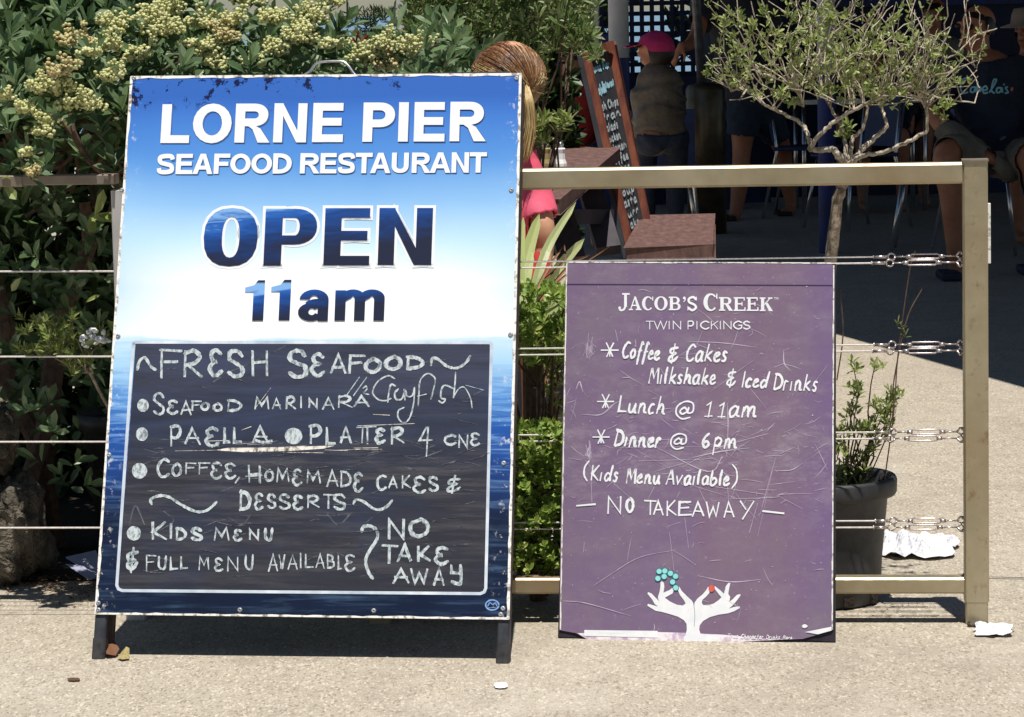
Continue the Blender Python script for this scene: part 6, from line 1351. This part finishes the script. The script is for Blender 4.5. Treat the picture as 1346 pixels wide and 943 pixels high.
shirt_ = cloth(bd, 'shirt', 'tee_navy', np_, [(A_(1306, 205), A_(1289, 84), .3), (A_(1272, 95), A_(1229, 146, -.1), .125), (A_(1325, 95), A_(1376, 150, -.1), .125)], .024, .008, 9)
cap_shell(hc+up_*.008, rt_, fw_, up_, (.088, .104, .098), 'hair_dark', 'hair', np_, .25, -.35); face_parts(hc, rt_, fw_, up_, 1.05, np_)
m_ = MB()
for k in (-1, 1): m_.ball(hc+rt_*.033*k+fw_*.098+up_*.006, (.024, .024, .017), 8)
m_.tube([hc+rt_*.07+fw_*.08+up_*.01, hc+rt_*.078+up_*.008], .003, 6); m_.build('dark_glasses', mt['hair_dark'], np_, True)
for x_, y_, d_ in ((1248, 371, -.5), (1354, 364, -.3)): p = A_(x_, y_, d_); m_ = MB(); m_.box(p.x-.055, p.x+.05, p.y-.13, p.y+.12, .002, .045); bevel(m_.build('shoe', mt['shoe'], np_), .015)
# lettering laid over the chest
from mathutils.bvhtree import BVHTree
sh_o = shirt_
bvh = BVHTree.FromPolygons([tuple(v.co+WM[np_.name].translation) for v in sh_o.data.vertices], [tuple(p.vertices) for p in sh_o.data.polygons])
def onchest(x, y):
    d = ray(x, y).normalized(); h = bvh.ray_cast(CAM, d); p = h[0] if h[0] is not None else A_(x, y, -.2); return p-d*.004
def chest_ribbon(mb, pts, wd):
    P = smooth_pts(pts, 5); n_ = len(P); vs = []
    for i, p in enumerate(P):
        t_ = P[min(i+1, n_-1)]-P[max(i-1, 0)]; t_ = t_/(np.linalg.norm(t_)+1e-9); q_ = np.array((-t_[1], t_[0]))*wd/2
        vs += [onchest(*(p+q_)), onchest(*(p-q_))]
    mb.add(vs, [(2*i, 2*i+2, 2*i+3, 2*i+1) for i in range(n_-1)])
ZC = lambda x, y: (1140+x/4.714, y/4.714); m_ = MB()
for P in ([(640, 500), (620, 482), (590, 500), (578, 545), (592, 578), (625, 572)], [(668, 540), (645, 545), (640, 568), (660, 570), (672, 540), (674, 572)], [(685, 505), (684, 565), (705, 560), (700, 540), (686, 545)], [(715, 562), (742, 555), (735, 535), (716, 548), (722, 578), (748, 574)],
          [(755, 575), (785, 530), (800, 495), (782, 500), (770, 560), (790, 580)], [(830, 545), (805, 548), (802, 572), (822, 572), (834, 545), (838, 576)], [(848, 520), (846, 530)], [(872, 540), (856, 545), (866, 560), (872, 575), (852, 578)]):
    chest_ribbon(m_, [ZC(*p) for p in P], 2.3)
m_.build('shirt_lettering', mt['cyan_print'], np_)
m_ = MB(); chest_ribbon(m_, [ZC(888, 552), ZC(904, 556)], 5); m_.build('red_mark', mt['red_dot'], np_)

# others, partly hidden
def sitter(label, X, Y, hy, mshirt, hat=None, hair='hair_dark', face=(-.6, -.8, 0), seat_z=.45, legs=True, foot=None):
    A_ = lambda x, y, d=0.: at(x, y, Y+d); k = F/Y
    t_ = thing('person', (at(X, 200, Y).x, Y, 0), label, 'person'); hc = A_(X, hy); hs, rt_, fw_, up_ = head_parts(hc, (0, 0, 1), face, .22)
    y = lambda m: hy+m*k
    ch = [[V4(A_(X, y(.68)), .13), V4(A_(X, y(.45)), .13), V4(A_(X, y(.26)), .13), V4(A_(X, y(.14)), .055), V4(A_(X, hy+2), .05)],
          [V4(A_(X, y(.26)), .13), V4(A_(X-.18*k, y(.28)), .06), V4(A_(X-.22*k, y(.52), -.08), .045), V4(A_(X-.1*k, y(.6), -.32), .032)], [V4(A_(X, y(.26)), .13), V4(A_(X+.18*k, y(.28)), .06), V4(A_(X+.22*k, y(.52), -.08), .045), V4(A_(X+.1*k, y(.6), -.32), .032)]]
    for s_ in (-1, 1):
        kx, kz = t_.matrix_world.translation.x, 0; p0 = A_(X, y(.68)); kn = Vector((p0.x+s_*.12, Y-.42, .5)); ft = Vector((p0.x+s_*.13, Y-.4, .07))
        ch.append([V4(p0, .13), V4(Vector((p0.x+s_*.1, Y-.15, p0.z-.03)), .085), V4(kn, .062), V4(Vector((ft.x, ft.y, .3)), .05), V4(ft, .035), V4(ft+Vector((0, -.13, -.03)), .03)])
    bd = skin(ch, 2, hs, .012, 'body', 'skin', t_)
    p0 = A_(X, y(.68))
    cloth(bd, 'shorts', 'shorts_navy', t_, [(p0-Vector((0, 0, .16)), p0+Vector((0, 0, .06)), .25)]+[(Vector((p0.x+s_*.08, Y, p0.z)), Vector((p0.x+s_*.12, Y-.36, .5)), .14) for s_ in (-1, 1)], .015, .008, Y)
    cloth(bd, 'shirt', mshirt, t_, [(A_(X, y(.74)), A_(X, y(.165)), .25), (A_(X-.1*k, y(.22)), A_(X-.22*k, y(.44), -.04), .1), (A_(X+.1*k, y(.22)), A_(X+.22*k, y(.44), -.04), .1)], .022, .008, Y+1)
    cap_shell(hc+up_*.006, rt_, fw_, up_, (.085, .1, .095), hair, 'hair', t_, .1, -.5); face_parts(hc, rt_, fw_, up_, 1., t_)
    if hat:
        m_ = MB(); m_.lathe(hc+up_*.02, [(.16, -.005), (.165, .0), (.105, .02), (.098, .07), (.085, .105), (.0, .115)], 24); m_.build('hat', mt[hat], t_, True)
    return t_
sitter('person in a tan brimmed hat at the right edge of the patio', 1352, 17.6, 40, 'tee_grey', 'hat')
sitter('person in a grey shirt half hidden by the right side of the tree crown', 1228, 21.0, 20, 'shirt_grey')
sitter('person in a red shirt behind the bush and menu board', 750, 17.9, 70, 'red_cloth', None, 'hair_dark', (.6, .7, 0))
sitter('person with bare feet at the cafe table behind the blue post', 1150, 20.6, 70, 'tee_navy')
